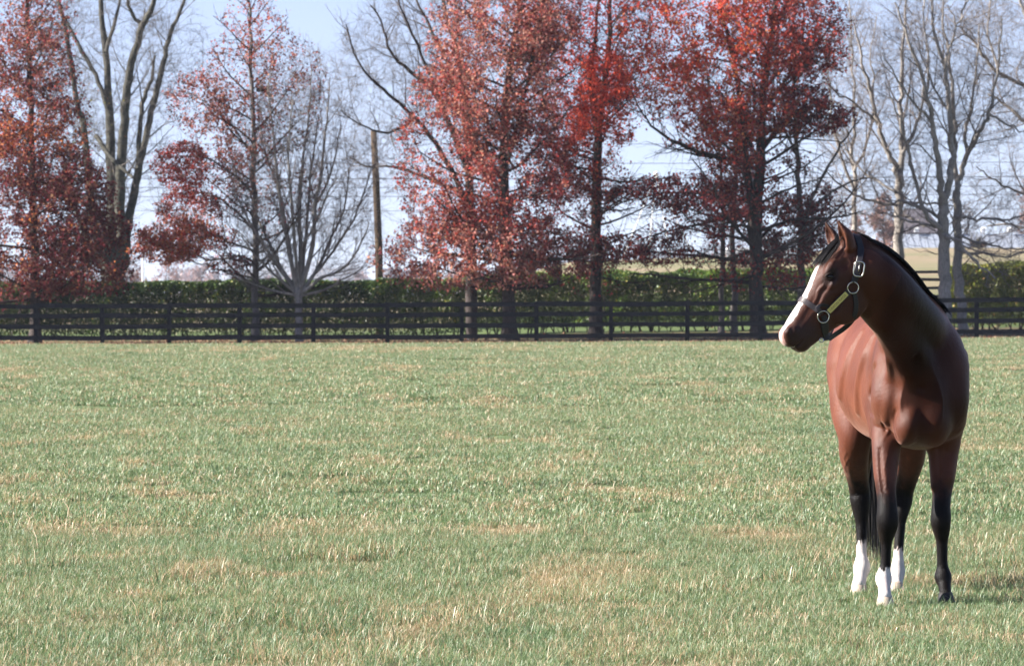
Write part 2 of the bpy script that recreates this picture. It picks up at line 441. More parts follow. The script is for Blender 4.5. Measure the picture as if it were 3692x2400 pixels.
def build_fence(name, label, posts, d, boards, ph, wpost=0.14, bw=0.155, mat=fence_m, post_side=1):
    """posts: columns in the photograph"""
    xs = [(u - U0) / F * d for u in posts]
    e = empty(name, (xs[0], d, float(gz(xs[0], d))), label, 'fence')
    for x in xs:
        z0 = float(gz(x, d)); m = MB()
        h = ph + random.uniform(-0.01, 0.015)
        R = Matrix.Rotation(random.gauss(0, 0.006), 3, 'Y')
        m.box((x, d, z0 + h / 2 - 0.05), (wpost * random.uniform(0.95, 1.08), wpost, h + 0.1), R)
        m.build('post', mat, e)
    for i in range(len(xs) - 1):
        x0, x1 = xs[i], xs[i + 1]; za, zb = float(gz(x0, d)), float(gz(x1, d))
        for hgt in boards:
            m = MB(); ja, jb = random.gauss(0, 0.012), random.gauss(0, 0.012); bwid = bw * random.uniform(0.93, 1.05)
            y = d - post_side * (wpost / 2 + 0.014)
            pa = Vector((x0 + 0.003, y, za + hgt + ja)); pb = Vector((x1 - 0.003, y, zb + hgt + jb))
            ax = (pb - pa); L = ax.length; ax.normalize(); ang = math.atan2(ax.z, ax.x)
            R = Matrix.Rotation(-ang, 3, 'Y'); sag = random.gauss(0, 0.006)
            mid = (pa + pb) / 2
            # two halves with a hint of sag and twist
            mm = mid + Vector((0, random.gauss(0, .004), sag))
            v = []
            for p in (pa, mm, pb):
                for yy, zz in ((-.012, -.5), (.012, -.5), (.012, .5), (-.012, .5)): v.append(p + Vector((0, yy, zz * bwid)))
            f = []
            for k in (0, 4):
                for j in range(4): f.append((k + j, k + (j + 1) % 4, k + 4 + (j + 1) % 4, k + 4 + j))
            f += [(3, 2, 1, 0), (8, 9, 10, 11)]
            m.add(v, f); m.build('board', mat, e)
    return e
posts_u = [-1130, -880, -635, -380, -125, 130, 368, 610, 864, 1130, 1397, 1665, 1934, 2203, 2478, 2740, 3004, 3264, 3521, 3785, 4050, 4315, 4580, 4845]
build_fence('paddock_fence', 'long black four-board fence running across the far edge of the paddock', posts_u, FY, (0.225, 0.60, 0.95, 1.27), 1.36)
build_fence('rail_fence', 'short black rail fence on the slope behind the horse\'s neck', [3080, 3245, 3415, 3560], 206.0, (0.25, 0.62, 0.98, 1.32), 1.38, 0.14, 0.13)
# ================================================================== trees
def tubes_np(Pl, Rl, n):
    """Pl (N,k,3) polylines, Rl (N,k) radii -> verts, quads"""
    N, k, _ = Pl.shape
    T = np.empty_like(Pl); T[:, 1:-1] = Pl[:, 2:] - Pl[:, :-2]; T[:, 0] = Pl[:, 1] - Pl[:, 0]; T[:, -1] = Pl[:, -1] - Pl[:, -2]
    T /= np.linalg.norm(T, axis=2, keepdims=True) + 1e-9
    ref = np.where(np.abs(T[:, :1, 2:3]) > 0.8, np.array([[[1.0, 0.2, 0]]]), np.array([[[0.1, 0.2, 1.0]]]))
    A = np.cross(T, np.broadcast_to(ref, T.shape)); A /= np.linalg.norm(A, axis=2, keepdims=True) + 1e-9
    B = np.cross(T, A)
    an = np.arange(n) * 2 * math.pi / n
    V = Pl[:, :, None, :] + (A[:, :, None, :] * np.cos(an)[None, None, :, None] + B[:, :, None, :] * np.sin(an)[None, None, :, None]) * Rl[:, :, None, None]
    base = (np.arange(N) * k * n)[:, None, None] + (np.arange(k - 1) * n)[None, :, None]
    j = np.arange(n)[None, None, :]; j2 = (j + 1) % n
    Q = np.stack([base + j, base + j2, base + n + j2, base + n + j], -1).reshape(-1, 4)
    return V.reshape(-1, 3), Q

class Tree:
    def __init__(s, seed):
        s.r = random.Random(seed); s.lines = {}; s.anchors = []; s.lv = []
    def add_line(s, pts, rad, part, n):
        s.lines.setdefault((part, n, len(pts)), []).append((pts, rad))
    def rv(s):
        g = s.r.gauss; return Vector((g(0, 1), g(0, 1), g(0, 1)))
    def grow(s, p, d, L, r, lev, q):
        """q: dict of per-level tuples"""
        ns = q['seg'][lev]; st = L / ns; p = Vector(p); d = Vector(d).normalized(); pts = [tuple(p)]; ds = [d.copy()]
        up = q['up'][lev]; wob = q['wob'][lev]
        for i in range(ns):
            d = d + s.rv() * wob; d.z += up; d.normalize(); p = p + d * st; pts.append(tuple(p)); ds.append(d.copy())
        re = max(q['rmin'] * 0.7, r * 0.30)
        rad = [r + (re - r) * (i / ns) for i in range(ns + 1)]
        s.add_line(pts, rad, 'branches' if lev >= 1 else 'trunk', q['n'][lev])
        if lev >= q['leaf_lev']:
            for i in range(1, ns + 1): s.anchors.append((pts[i], pts[i - 1]))
        if lev < q['max']: s.spawn(pts, rad, L, lev + 1, q)
        return pts
    def spawn(s, pts, rad, L, lev, q, t0=0.15, t1=1.0, prof=None, elev=None):
        n = int(L * q['dens'][lev] + s.r.random())
        K_ = len(pts) - 1
        for i in range(n):
            t = t0 + (t1 - t0) * (i + s.r.random()) / n
            a = min(int(t * K_), K_ - 1); f = t * K_ - a
            A = Vector(pts[a]); B = Vector(pts[a + 1]); p = A.lerp(B, f); d = (B - A).normalized(); r0 = rad[a] + (rad[a + 1] - rad[a]) * f
            az = s.r.uniform(0, 2 * math.pi)
            if elev is not None:
                el = elev(t) + s.r.gauss(0, 0.12); cd = Vector((math.cos(az) * math.cos(el), math.sin(az) * math.cos(el), math.sin(el)))
            else:
                o = d.orthogonal().normalized(); o2 = d.cross(o); ang = q['ang'][lev] * s.r.uniform(0.7, 1.3)
                cd = d * math.cos(ang) + (o * math.cos(az) + o2 * math.sin(az)) * math.sin(ang)
            cl = (prof(t) if prof else L * q['ratio'][lev] * (1.15 - 0.65 * t)) * s.r.uniform(0.65, 1.2)
            if prof and abs(cd.x) < 0.5: cl *= q.get('flat', 1.0)
            cl = max(cl, q['lmin'][lev])
            cr = max(q['rmin'], min(r0 * 0.62, cl * q['thick'][lev]))
            s.grow(p - d * 0.0, cd, cl, cr, lev, q)
    def limb(s, pix, d, dd=0.0, part='trunk', n=9, sub=4, wob=0.02):
        """a limb traced from the photograph: (u, v, radius px); d its distance, dd how far it drifts in depth"""
        K_ = len(pix) - 1; P3 = []
        for i, (u, v, r) in enumerate(pix):
            dep = d + dd * (i / K_); P3.append((Vector(P(u, v, dep)), r * dep / F))
        E_ = [P3[0][0] * 2 - P3[1][0]] + [q[0] for q in P3] + [P3[-1][0] * 2 - P3[-2][0]]; pts = []; rad = []
        for i in range(1, len(E_) - 2):
            for j in range(sub):
                t = j / sub
                q = 0.5 * (2 * E_[i] + (E_[i + 1] - E_[i - 1]) * t + (2 * E_[i - 1] - 5 * E_[i] + 4 * E_[i + 1] - E_[i + 2]) * t * t
                           + (3 * E_[i] - E_[i - 1] - 3 * E_[i + 1] + E_[i + 2]) * t ** 3)
                if not (i == 1 and j == 0): q = q + s.rv() * wob
                pts.append(tuple(q)); rad.append(P3[i - 1][1] * (1 - t) + P3[i][1] * t)
        pts.append(tuple(E_[-2])); rad.append(P3[-1][1])
        rad = [q * s.r.uniform(0.95, 1.06) for q in rad]
        s.add_line(pts, rad, part, n)
        L = sum((Vector(a) - Vector(b)).length for a, b in zip(pts[:-1], pts[1:]))
        return pts, rad, L
    def fill(s, zones, n, d, dr, seed, leafy=True, twigs=3, batches=7, tw=0.34, rmin=0.0045, lmax=2.6, bow=0.16):
        """boughs grown from the nearest wood out to points spread over the crown. zones: (u, v, ru, rv, weight)"""
        r = np.random.default_rng(seed); Pn = []; Rn = []
        for (part, nn, k), lst in s.lines.items():
            for pts, rad in lst:
                if rad[0] < 0.008: continue
                Pn += pts[1:]; Rn += rad[1:]
        Pn = np.array(Pn); Rn = np.array(Rn); w = np.array([z[4] * z[2] * z[3] for z in zones], float); w /= w.sum()
        cx0 = (np.mean([z[0] for z in zones]) - U0) / F * d
        for b in range(batches):
            m = n // batches; zi = r.choice(len(zones), m, p=w); Z = np.array(zones)[zi]
            rr = np.sqrt(r.random(m)); a = r.uniform(0, 2 * math.pi, m)
            u = Z[:, 0] + Z[:, 2] * rr * np.cos(a); v = Z[:, 1] + Z[:, 3] * rr * np.sin(a); dep = d + r.uniform(-1, 1, m) * dr * (0.35 + 0.65 * np.sqrt(1 - 0.9 * rr ** 2))
            Tg = np.stack([(u - U0) / F * dep, dep, HC - (v - V0) / F * dep], 1)
            D = np.linalg.norm(Tg[:, None] - Pn[None], axis=2); cost = D + 0.9 * np.maximum(0, Pn[None, :, 2] - Tg[:, 2:3] + 0.15 * D) - 6 * np.minimum(Rn[None], 0.03)
            j = cost.argmin(1); newP = []; newR = []
            for i in range(m):
                A = Vector(Pn[j[i]]); B = Vector(Tg[i]); L = (B - A).length
                if L < 0.12 or L > lmax: continue
                r0 = max(rmin * 1.15, min(Rn[j[i]] * 0.75, (0.006 + 0.0085 * L) * (1.0 if leafy else 0.62))); k = 5; pts = []; rad = []
                side = Vector((r.normal(0, .08), r.normal(0, .08), 0)) * L
                for q in range(k + 1):
                    t = q / k; p = A.lerp(B, t) + Vector((0, 0, -bow * L * math.sin(math.pi * t) * 0.7)) + side * math.sin(math.pi * t)
                    if 0 < q < k: p = p + s.rv() * 0.022 * L
                    pts.append(tuple(p)); rad.append(r0 * (1 - t) + rmin * t)
                s.add_line(pts, rad, 'branches', 4); newP += pts[2:]; newR += rad[2:]
                if leafy: s.anchors += [(pts[q], pts[q - 1]) for q in range(2, k + 1)]
                for q in range(twigs):
                    t = r.uniform(0.35, 1.0); e = min(int(t * k), k - 1); p = Vector(pts[e]).lerp(Vector(pts[e + 1]), t * k - e); dd = (Vector(pts[e + 1]) - Vector(pts[e])).normalized()
                    cd = (dd + s.rv() * 0.55 + Vector((0, 0, 0.15))).normalized(); Lt = tw * r.uniform(0.6, 1.5); q3 = [tuple(p), tuple(p + cd * Lt * .35), tuple(p + (cd + s.rv() * .15) * Lt * .7), tuple(p + (cd + s.rv() * .25 + Vector((0, 0, .1))) * Lt)]
                    s.add_line(q3, [rmin, rmin * .85, rmin * .7, rmin * .5], 'branches', 3)
                    if leafy: s.anchors += [(q3[2], q3[1]), (q3[3], q3[2])]
            if newP: Pn = np.concatenate([Pn, np.array(newP)]); Rn = np.concatenate([Rn, np.array(newR)])
    def flare(s, pts, rad, k=1.5):
        rad[0] *= k; rad[1] *= (k + 1) / 2.2
    def wood(s, part):
        Vs = []; Qs = []; b = 0
        for (pt, n, k), lst in s.lines.items():
            if pt != part: continue
            Pl = np.array([q[0] for q in lst]); Rl = np.array([q[1] for q in lst])
            V_, Q_ = tubes_np(Pl, Rl, n); Vs.append(V_); Qs.append(Q_ + b); b += len(V_)
        if not Vs: return None
        return np.concatenate(Vs), np.concatenate(Qs)

def leaf_mesh(name, anchors, dens, color, per, size, seed, spread=0.10, gap=None):
    """leaves round the twigs; dens(u, v) 0..1 and color(u, v, rnd) read the crown's own pattern"""
    r = np.random.default_rng(seed)
    if not anchors: return None
    A = np.array([a[0] for a in anchors]); B = np.array([a[1] for a in anchors])
    n = len(A); rep = r.poisson(per, n); idx = np.repeat(np.arange(n), rep); t = r.random(len(idx))[:, None]
    C_ = A[idx] * (1 - t) + B[idx] * t + r.normal(0, spread, (len(idx), 3))
    u = C_[:, 0] * F / C_[:, 1] + U0; v = (HC - C_[:, 2]) * F / C_[:, 1] + V0
    k = dens(u, v)
    if gap is not None:
        g = vnoise(C_, gap[0], seed * 1.7) * 0.6 + vnoise(C_, gap[0] * 2.7, seed * 2.9) * 0.4
        k = k * np.clip(0.5 + (g + gap[1]) * gap[2], 0, 1)
    keep = r.random(len(k)) < k
    C_ = C_[keep]; u = u[keep]; v = v[keep]; m = len(C_)
    a = r.normal(0, 1, (m, 3)); a[:, 2] -= 0.5; a /= np.linalg.norm(a, axis=1, keepdims=True)
    b = np.cross(a, r.normal(0, 1, (m, 3))); b /= np.linalg.norm(b, axis=1, keepdims=True); c = np.cross(a, b)
    L = (size * r.uniform(0.6, 1.35, m))[:, None]; W = L * r.uniform(0.30, 0.46, m)[:, None]; cup = L * r.uniform(-0.12, 0.2, m)[:, None]
    V_ = np.stack([C_ - a * L * 0.5, C_ + b * W + c * cup - a * L * 0.05, C_ + a * L * 0.5, C_ - b * W + c * cup + a * L * 0.08], 1).reshape(-1, 3)
    Q_ = np.arange(m * 4).reshape(-1, 4)
    me = mesh_np(name, V_, Q_, False)
    color_attr(me, np.repeat(color(u, v, r, m), 4, axis=0).astype(np.float32), 'leafcol')
    return me

def leaf_material(name, trans=0.4, gloss=0.05):
    t = NT(name); a = t.n('ShaderNodeAttribute', attribute_name='leafcol')
    df = t.n('ShaderNodeBsdfDiffuse'); t.l(a.outputs['Color'], df.inputs[0])
    tr = t.n('ShaderNodeBsdfTranslucent'); t.l(a.outputs['Color'], tr.inputs[0])
    gl = t.n('ShaderNodeBsdfGlossy'); gl.inputs['Roughness'].default_value = 0.45
    m1 = t.n('ShaderNodeMixShader'); m1.inputs[0].default_value = trans; t.l(df.outputs[0], m1.inputs[1]); t.l(tr.outputs[0], m1.inputs[2])
    m2 = t.n('ShaderNodeMixShader'); m2.inputs[0].default_value = gloss; t.l(m1.outputs[0], m2.inputs[1]); t.l(gl.outputs[0], m2.inputs[2])
    t.l(m2.outputs[0], t.out.inputs[0]); return t.m
leaf_m = leaf_material('oak_leaves', 0.48, 0.0); hedge_m = leaf_material('hedge_leaves', 0.3, 0.03)
def bark_mat(name, c1, c2, sc=6.0):
    t = NT(name); g = t.n('ShaderNodeNewGeometry'); mp = t.n('ShaderNodeMapping'); mp.inputs['Scale'].default_value = (1, 1, 0.22)
    t.l(g.outputs['Position'], mp.inputs['Vector']); a = t.noise(sc * 4, 6, 0.7, mp.outputs[0], 0.8); b_ = t.noise(sc * 0.35, 4, 0.6, g.outputs['Position'])
    col = t.ramp(a.outputs['Fac'], [(0.32, c1), (0.62, c2)]).outputs[0]
    col = t.mix(0.55, col, t.ramp(b_.outputs['Fac'], [(0.35, 0.65), (0.65, 1.25)]).outputs[0], 'MULTIPLY')
    b = t.bsdf(col, 0.9, 0.15); t.bump(a.outputs['Fac'], 0.8, 0.03, b); return t.m
bark_dark = bark_mat('oak_bark', (0.018, 0.014, 0.013), (0.065, 0.052, 0.047))
bark_grey = bark_mat('grey_bark', (0.055, 0.049, 0.046), (0.175, 0.158, 0.145))
bark_mossy = bark_mat('mossy_bark', (0.030, 0.028, 0.024), (0.10, 0.095, 0.078))
bark_pale = bark_mat('pale_bark', (0.13, 0.118, 0.105), (0.34, 0.305, 0.27)); twig_pale = bark_mat('pale_twigs', (0.12, 0.10, 0.09), (0.22, 0.185, 0.165))
twig_grey = bark_mat('grey_twigs', (0.065, 0.056, 0.052), (0.16, 0.138, 0.125)); twig_dark = bark_mat('dark_twigs', (0.022, 0.016, 0.016), (0.06, 0.042, 0.038))

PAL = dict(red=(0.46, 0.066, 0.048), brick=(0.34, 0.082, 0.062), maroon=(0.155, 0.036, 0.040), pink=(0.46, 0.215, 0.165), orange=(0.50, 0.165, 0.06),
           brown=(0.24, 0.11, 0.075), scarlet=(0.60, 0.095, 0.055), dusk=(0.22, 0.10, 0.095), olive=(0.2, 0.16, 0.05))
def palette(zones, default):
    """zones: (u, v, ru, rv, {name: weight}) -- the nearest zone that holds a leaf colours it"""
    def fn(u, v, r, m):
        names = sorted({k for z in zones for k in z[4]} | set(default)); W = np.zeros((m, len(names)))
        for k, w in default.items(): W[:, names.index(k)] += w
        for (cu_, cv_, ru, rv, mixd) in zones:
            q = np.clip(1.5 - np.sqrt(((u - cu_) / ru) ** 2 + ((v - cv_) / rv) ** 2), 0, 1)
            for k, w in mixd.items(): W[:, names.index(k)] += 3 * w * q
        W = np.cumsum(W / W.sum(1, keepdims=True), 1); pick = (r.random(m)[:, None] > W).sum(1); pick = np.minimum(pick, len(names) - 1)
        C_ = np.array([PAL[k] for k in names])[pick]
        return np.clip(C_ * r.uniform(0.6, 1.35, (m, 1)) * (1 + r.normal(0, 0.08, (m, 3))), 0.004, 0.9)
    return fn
def blobs(lst, base=0.0):
    """crown density: (u, v, ru, rv, strength)"""
    def fn(u, v):

        k = np.full(u.shape, base)
        for (cu_, cv_, ru, rv, s_) in lst:
            q = np.sqrt(((u - cu_) / ru) ** 2 + ((v - cv_) / rv) ** 2)
            k = np.maximum(k, s_ * np.clip((1.15 - q) / 0.35, 0, 1))
        return k
    fn.zones = lst
    return fn
def finish(T, name, label, base, bark, twig, leaves=None, cat='tree', group=None):
    e = empty(name, base, label, cat, group)
    w = T.wood('trunk'); link('trunk', mesh_np('trunk', *w), bark, e)
    w = T.wood('branches')
    if w is not None:
        b = link('branches', mesh_np('branches', *w), twig, e); b['kind'] = 'stuff'
    if leaves is not None:
        c = link('crown', leaves, leaf_m, e); c['kind'] = 'stuff'
    return e
def base_at(u, d):
    x = (u - U0) / F * d; return (x, d, float(gz(x, d)))

QO = dict(seg=(8, 6, 5, 4), up=(0.0, 0.03, 0.02, 0.0), wob=(0.03, 0.10, 0.16, 0.22), n=(8, 5, 4, 3), rmin=0.005, leaf_lev=2, max=3,
          dens=(0, 1, 2.6, 4.0), ang=(0, 0, 0.85, 0.8), ratio=(0, 0, 0.42, 0.40), lmin=(0, 0.6, 0.35, 0.18), thick=(0, .018, .014, .012))
QB = dict(seg=(8, 7, 6, 5), up=(0.0, 0.05, 0.05, 0.03), wob=(0.03, 0.10, 0.13, 0.16), n=(8, 6, 4, 3), rmin=0.0055, leaf_lev=9, max=3,
          dens=(0, 1.3, 2.4, 3.6), ang=(0, 0.75, 0.7, 0.65), ratio=(0, 0.5, 0.48, 0.48), lmin=(0, 0.7, 0.4, 0.25), thick=(0, .017, .013, .010))

def oak(name, label, u, d, leader, dd, H, prof, elev, n_br, dens, colr, per, size, seed, gap, bark=bark_dark, twig=twig_dark, extra=(), q=QO, flat=0.8, group='red oaks behind the fence', spread=0.09, trunk_n=12, t0=0.12, leaders=(), fill=900, fdr=2.6):
    T = Tree(seed); q = dict(q); q['flat'] = flat
    pts, rad, L = T.limb(leader, d, dd, n=trunk_n); T.flare(pts, rad, 1.5)
    q['dens'] = (0, n_br / L) + q['dens'][2:]
    T.spawn(pts, rad, L, 1, q, t0=t0, t1=0.98, prof=prof, elev=elev)
    for (pix, ddd, share) in leaders:
        p2, r2, L2 = T.limb(pix, d + 0.2, ddd, n=8); qq = dict(q); qq['dens'] = (0, share * n_br / L2) + q['dens'][2:]
        T.spawn(p2, r2, L2, 1, qq, t0=0.1, t1=0.98, prof=lambda t: 1.9 * (1.1 - 0.7 * t))
    for (pix, ddd) in extra:
        p2, r2, L2 = T.limb(pix, d, ddd, n=7, part='trunk'); T.spawn(p2, r2, L2, 2, q, t0=0.15)
        T.spawn(p2, r2, L2 * 0.9, 2, q, t0=0.1)
    if dens: T.fill(dens.zones, fill, d, fdr, seed + 500)
    lv = leaf_mesh('crown', T.anchors, dens, colr, per * 1.0, size * 0.86, seed, spread, gap) if dens else None
    finish(T, name, label, base_at(u, d), bark, twig, lv, 'tree', group)
    return T
# --- far left: orange-brown oak
oak('oak_tree', 'broad rusty orange-brown oak with dark skirts, at the left end of the fence', 125, 161, [(125, 1236, 19), (127, 1050, 17), (122, 850, 15), (116, 600, 12), (108, 300, 9), (98, 20, 6), (95, -330, 2)], 0.5, 14,
    lambda t: 3.4 * (1 - 0.72 * t) + 0.2, lambda t: -0.12 + 1.15 * t, 60,
    blobs([(90, -130, 120, 170, 0.6), (80, 750, 330, 330, 1.35), (70, 350, 200, 330, 0.9), (80, 100, 190, 300, 0.5), (210, 480, 120, 260, 0.6), (200, 150, 120, 200, 0.35), (380, 930, 110, 60, 0.6), (330, 830, 170, 90, 1.1), (300, 690, 130, 110, 0.8), (290, 980, 230, 90, 1.3), (460, 800, 60, 35, 0.4)]),
    palette([(200, 720, 260, 130, dict(maroon=3, brown=2)), (150, 490, 150, 70, dict(orange=1.2, brown=1, brick=1)), (110, 200, 150, 180, dict(dusk=2, brown=2, brick=1)), (150, 920, 200, 190, dict(maroon=3, dusk=1, brown=1)), (330, 800, 140, 90, dict(maroon=3)),
             (60, 900, 50, 60, dict(orange=2)), (150, 800, 50, 40, dict(orange=2))], dict(brick=0.8, maroon=3.0, brown=1.5, orange=0.25)), 3.3, 0.115, 21, (0.7, 0.26, 2.2), fill=1700)
# --- big bare tree, many limbs
T = Tree(33); d = 190.0
for pix, dd in (([(405, 1060, 50), (408, 1000, 40), (400, 930, 30), (398, 850, 26), (405, 740, 22), (402, 600, 19), (395, 400, 15), (383, 190, 12), (364, 0, 9), (350, -260, 4)], 0.5),
                ([(415, 990, 24), (440, 860, 18), (432, 720, 20), (440, 560, 18), (452, 400, 16), (462, 290, 15), (490, 180, 13), (515, 95, 12), (555, 10, 9), (600, -220, 4)], -1.5),
                ([(420, 1010, 26), (448, 930, 20), (458, 830, 17), (485, 690, 15), (500, 610, 14), (524, 500, 12), (556, 370, 11), (588, 230, 10), (616, 120, 8), (660, 10, 6), (720, -200, 3)], 1.5),
                ([(500, 610, 10), (505, 470, 9), (520, 350, 8), (545, 288, 7), (560, 200, 4)], 2.0),
                ([(395, 960, 22), (355, 860, 18), (332, 780, 16), (322, 640, 14), (305, 480, 12), (270, 320, 10), (240, 130, 8), (200, -60, 4)], -2.5),
                ([(398, 1010, 18), (350, 920, 14), (300, 830, 11), (262, 700, 8), (230, 560, 5)], 2.5),
                ([(400, 420, 9), (355, 300, 8), (300, 190, 7), (230, 60, 5), (190, -40, 3)], 1.0),
                ([(345, 490, 9), (410, 580, 8), (480, 640, 5)], -2.0),
                ([(515, 95, 8), (470, 40, 6), (450, -60, 4)], -1.0), ([(383, 190, 8), (420, 60, 6), (450, -90, 4)], 1.0)):
    p2, r2, L2 = T.limb(pix, d, dd, n=10); q = dict(QB); q['dens'] = (0, 1.5, 2.2, 3.2); T.spawn(p2, r2, L2 * 0.8, 1, q, t0=0.25, prof=lambda t: 2.1 * (1.15 - 0.6 * t))
T.fill([(400, 250, 260, 300, 1), (330, 620, 170, 200, .8), (530, 620, 110, 160, .6), (230, 250, 140, 300, .7), (620, 150, 130, 180, .7)], 1300, d, 3.0, 533, False, 4, 7, 0.5, 0.0048, 2.6, 0.05)
lv = leaf_mesh('crown', [(a, b) for (a, b) in [(l[0][i], l[0][i - 1]) for k_, ls in T.lines.items() if k_[0] == 'branches' for l in ls for i in (2, 3)]], blobs([(380, 560, 140, 260, 0.12), (330, 420, 80, 150, 0.14)]),
               palette([], dict(olive=3, orange=0.3)), 0.5, 0.09, 34, 0.1)
finish(T, 'bare_tree', 'huge bare tree with several thick grey limbs rising in a spreading fan', base_at(405, d), bark_mossy, twig_grey, lv)
# --- slender oak with patchy red leaves
oak('oak_tree', 'slender half-bare oak with loose pinkish-red leaves left of the forked bare tree', 922, 163, [(922, 1228, 13), (920, 1050, 12), (922, 900, 11), (917, 650, 9.5), (912, 420, 8), (905, 200, 6), (900, 0, 4), (895, -200, 2)], 0.3, 13,
    lambda t: 3.6 * (1 - 0.74 * t), lambda t: 0.02 + 1.0 * t, 62,
    blobs([(900, -110, 110, 150, 0.4), (650, 600, 110, 90, 1.5), (720, 360, 130, 120, 0.7), (680, 760, 120, 75, 1.3), (640, 860, 150, 62, 1.7), (590, 905, 120, 50, 1.7), (760, 850, 110, 50, 0.9), (850, 400, 180, 260, 0.5), (1050, 330, 140, 200, 0.55), (930, 130, 160, 130, 0.45), (1120, 670, 70, 30, 0.5),
           (960, 660, 240, 200, 0.34), (830, 960, 80, 50, 0.5), (1000, 560, 200, 80, 0.25), (1090, 320, 60, 40, 0.5)]),
    palette([(620, 870, 160, 90, dict(red=1, pink=1, orange=1)), (680, 600, 130, 110, dict(brick=2, red=1)), (850, 420, 160, 220, dict(pink=2, brick=1, brown=1)), (1100, 500, 150, 300, dict(dusk=2, maroon=1, brown=1)), (870, 960, 90, 60, dict(maroon=2, dusk=1))],
            dict(brick=1, pink=1, maroon=0.4)), 3.0, 0.105, 41, (0.9, 0.22, 1.9), fill=1100, bark=bark_grey, group='red oaks behind the fence', spread=0.085,
    extra=(([(918, 905, 5), (840, 880, 4), (760, 850, 3.2), (650, 880, 2.4), (560, 900, 1.6)], -1.5), ([(918, 830, 5), (850, 760, 4), (760, 700, 3), (650, 700, 2)], 0.8),
           ([(917, 960, 5), (830, 930, 4), (740, 935, 3), (630, 870, 1.8)], 1.2), ([(915, 700, 5), (830, 620, 4), (740, 570, 3), (640, 560, 2)], -0.8), ([(913, 560, 4), (840, 460, 3.2), (740, 370, 2.4), (650, 320, 1.6)], 0.6),
           ([(920, 1040, 4), (850, 1000, 3), (760, 960, 2.2), (690, 940, 1.4)], -0.6)))
# --- forked bare tree: one short stem breaking into a vase of rods
T = Tree(52); d = 162.0
pts, rad, L = T.limb([(1080, 1240, 15), (1078, 1150, 12.5), (1076, 1060, 15), (1078, 1030, 13)], d, 0, n=12); T.flare(pts, rad, 1.35)
for pix, dd in (([(1075, 1050, 9), (1050, 950, 8), (1022, 800, 7), (1000, 640, 5), (985, 480, 3.5), (965, 300, 2)], -0.8), ([(1078, 1040, 10), (1085, 900, 8.5), (1078, 760, 7), (1090, 600, 5), (1112, 430, 3.5), (1125, 250, 2)], 0.5),
                ([(1080, 1045, 10), (1112, 950, 9), (1130, 860, 8), (1136, 740, 7), (1160, 620, 5.5), (1166, 540, 4.5), (1182, 400, 3), (1190, 280, 1.8)], -0.4), ([(1084, 1050, 7), (1150, 960, 6), (1195, 850, 5), (1240, 760, 3.6), (1262, 600, 2.2)], 0.9),
                ([(1086, 1060, 7), (1160, 1000, 6), (1240, 965, 4.5), (1300, 880, 3.2), (1330, 800, 2)], -1.0), ([(1070, 1050, 7), (1010, 960, 6), (960, 850, 5), (920, 760, 3.6), (890, 640, 2.2)], 0.8),
                ([(1070, 1060, 6), (990, 990, 5), (920, 920, 4), (870, 850, 2.4)], -0.9), ([(1074, 1040, 8), (1040, 880, 7), (1010, 700, 5), (960, 560, 3.4), (930, 420, 2)], 1.2),
                ([(1082, 1040, 8), (1100, 880, 6.5), (1112, 720, 5), (1128, 560, 3.6), (1150, 420, 2.2)], 1.3), ([(1080, 1040, 8), (1060, 860, 6), (1048, 700, 4.6), (1040, 540, 3.4), (1056, 360, 2)], -1.3),
                ([(1088, 1065, 6), (1170, 1045, 4.5), (1250, 1000, 3), (1320, 960, 1.8)], 0.5), ([(1068, 1065, 5), (1000, 1050, 4), (930, 1030, 3), (860, 1000, 1.8)], 0.6),
                ([(1136, 740, 5), (1180, 660, 4), (1210, 560, 3), (1230, 440, 2)], 0.3), ([(1088, 1050, 6), (1180, 930, 5), (1260, 820, 4), (1310, 700, 3), (1340, 600, 1.8)], 0.5), ([(1068, 1050, 6), (980, 930, 5), (900, 800, 4), (850, 700, 2)], -0.5), ([(1085, 900, 5), (1140, 800, 4), (1180, 700, 3), (1215, 640, 2)], -0.6)):
    p2, r2, L2 = T.limb(pix, d, dd, n=7, wob=0.012); q = dict(QB); q['wob'] = (.02, .05, .08, .1); q['ang'] = (0, 0.4, 0.45, 0.45); q['dens'] = (0, 3.0, 3.0, 3.6); q['up'] = (0, 0.06, 0.05, 0.03)
    T.spawn(p2, r2, L2, 1, q, t0=0.15, prof=lambda t: 1.25 * (1.2 - 0.6 * t))
T.fill([(1090, 640, 270, 330, 1), (1090, 330, 210, 150, .6), (1260, 860, 120, 160, .7), (920, 880, 130, 150, .6)], 1500, d, 2.0, 552, False, 4, 7, 0.45, 0.0042, 1.8, 0.05)
finish(T, 'bare_tree', 'small bare tree splitting low into a vase of thin rods, in front of the hedge', base_at(1080, d), bark_pale, twig_pale)
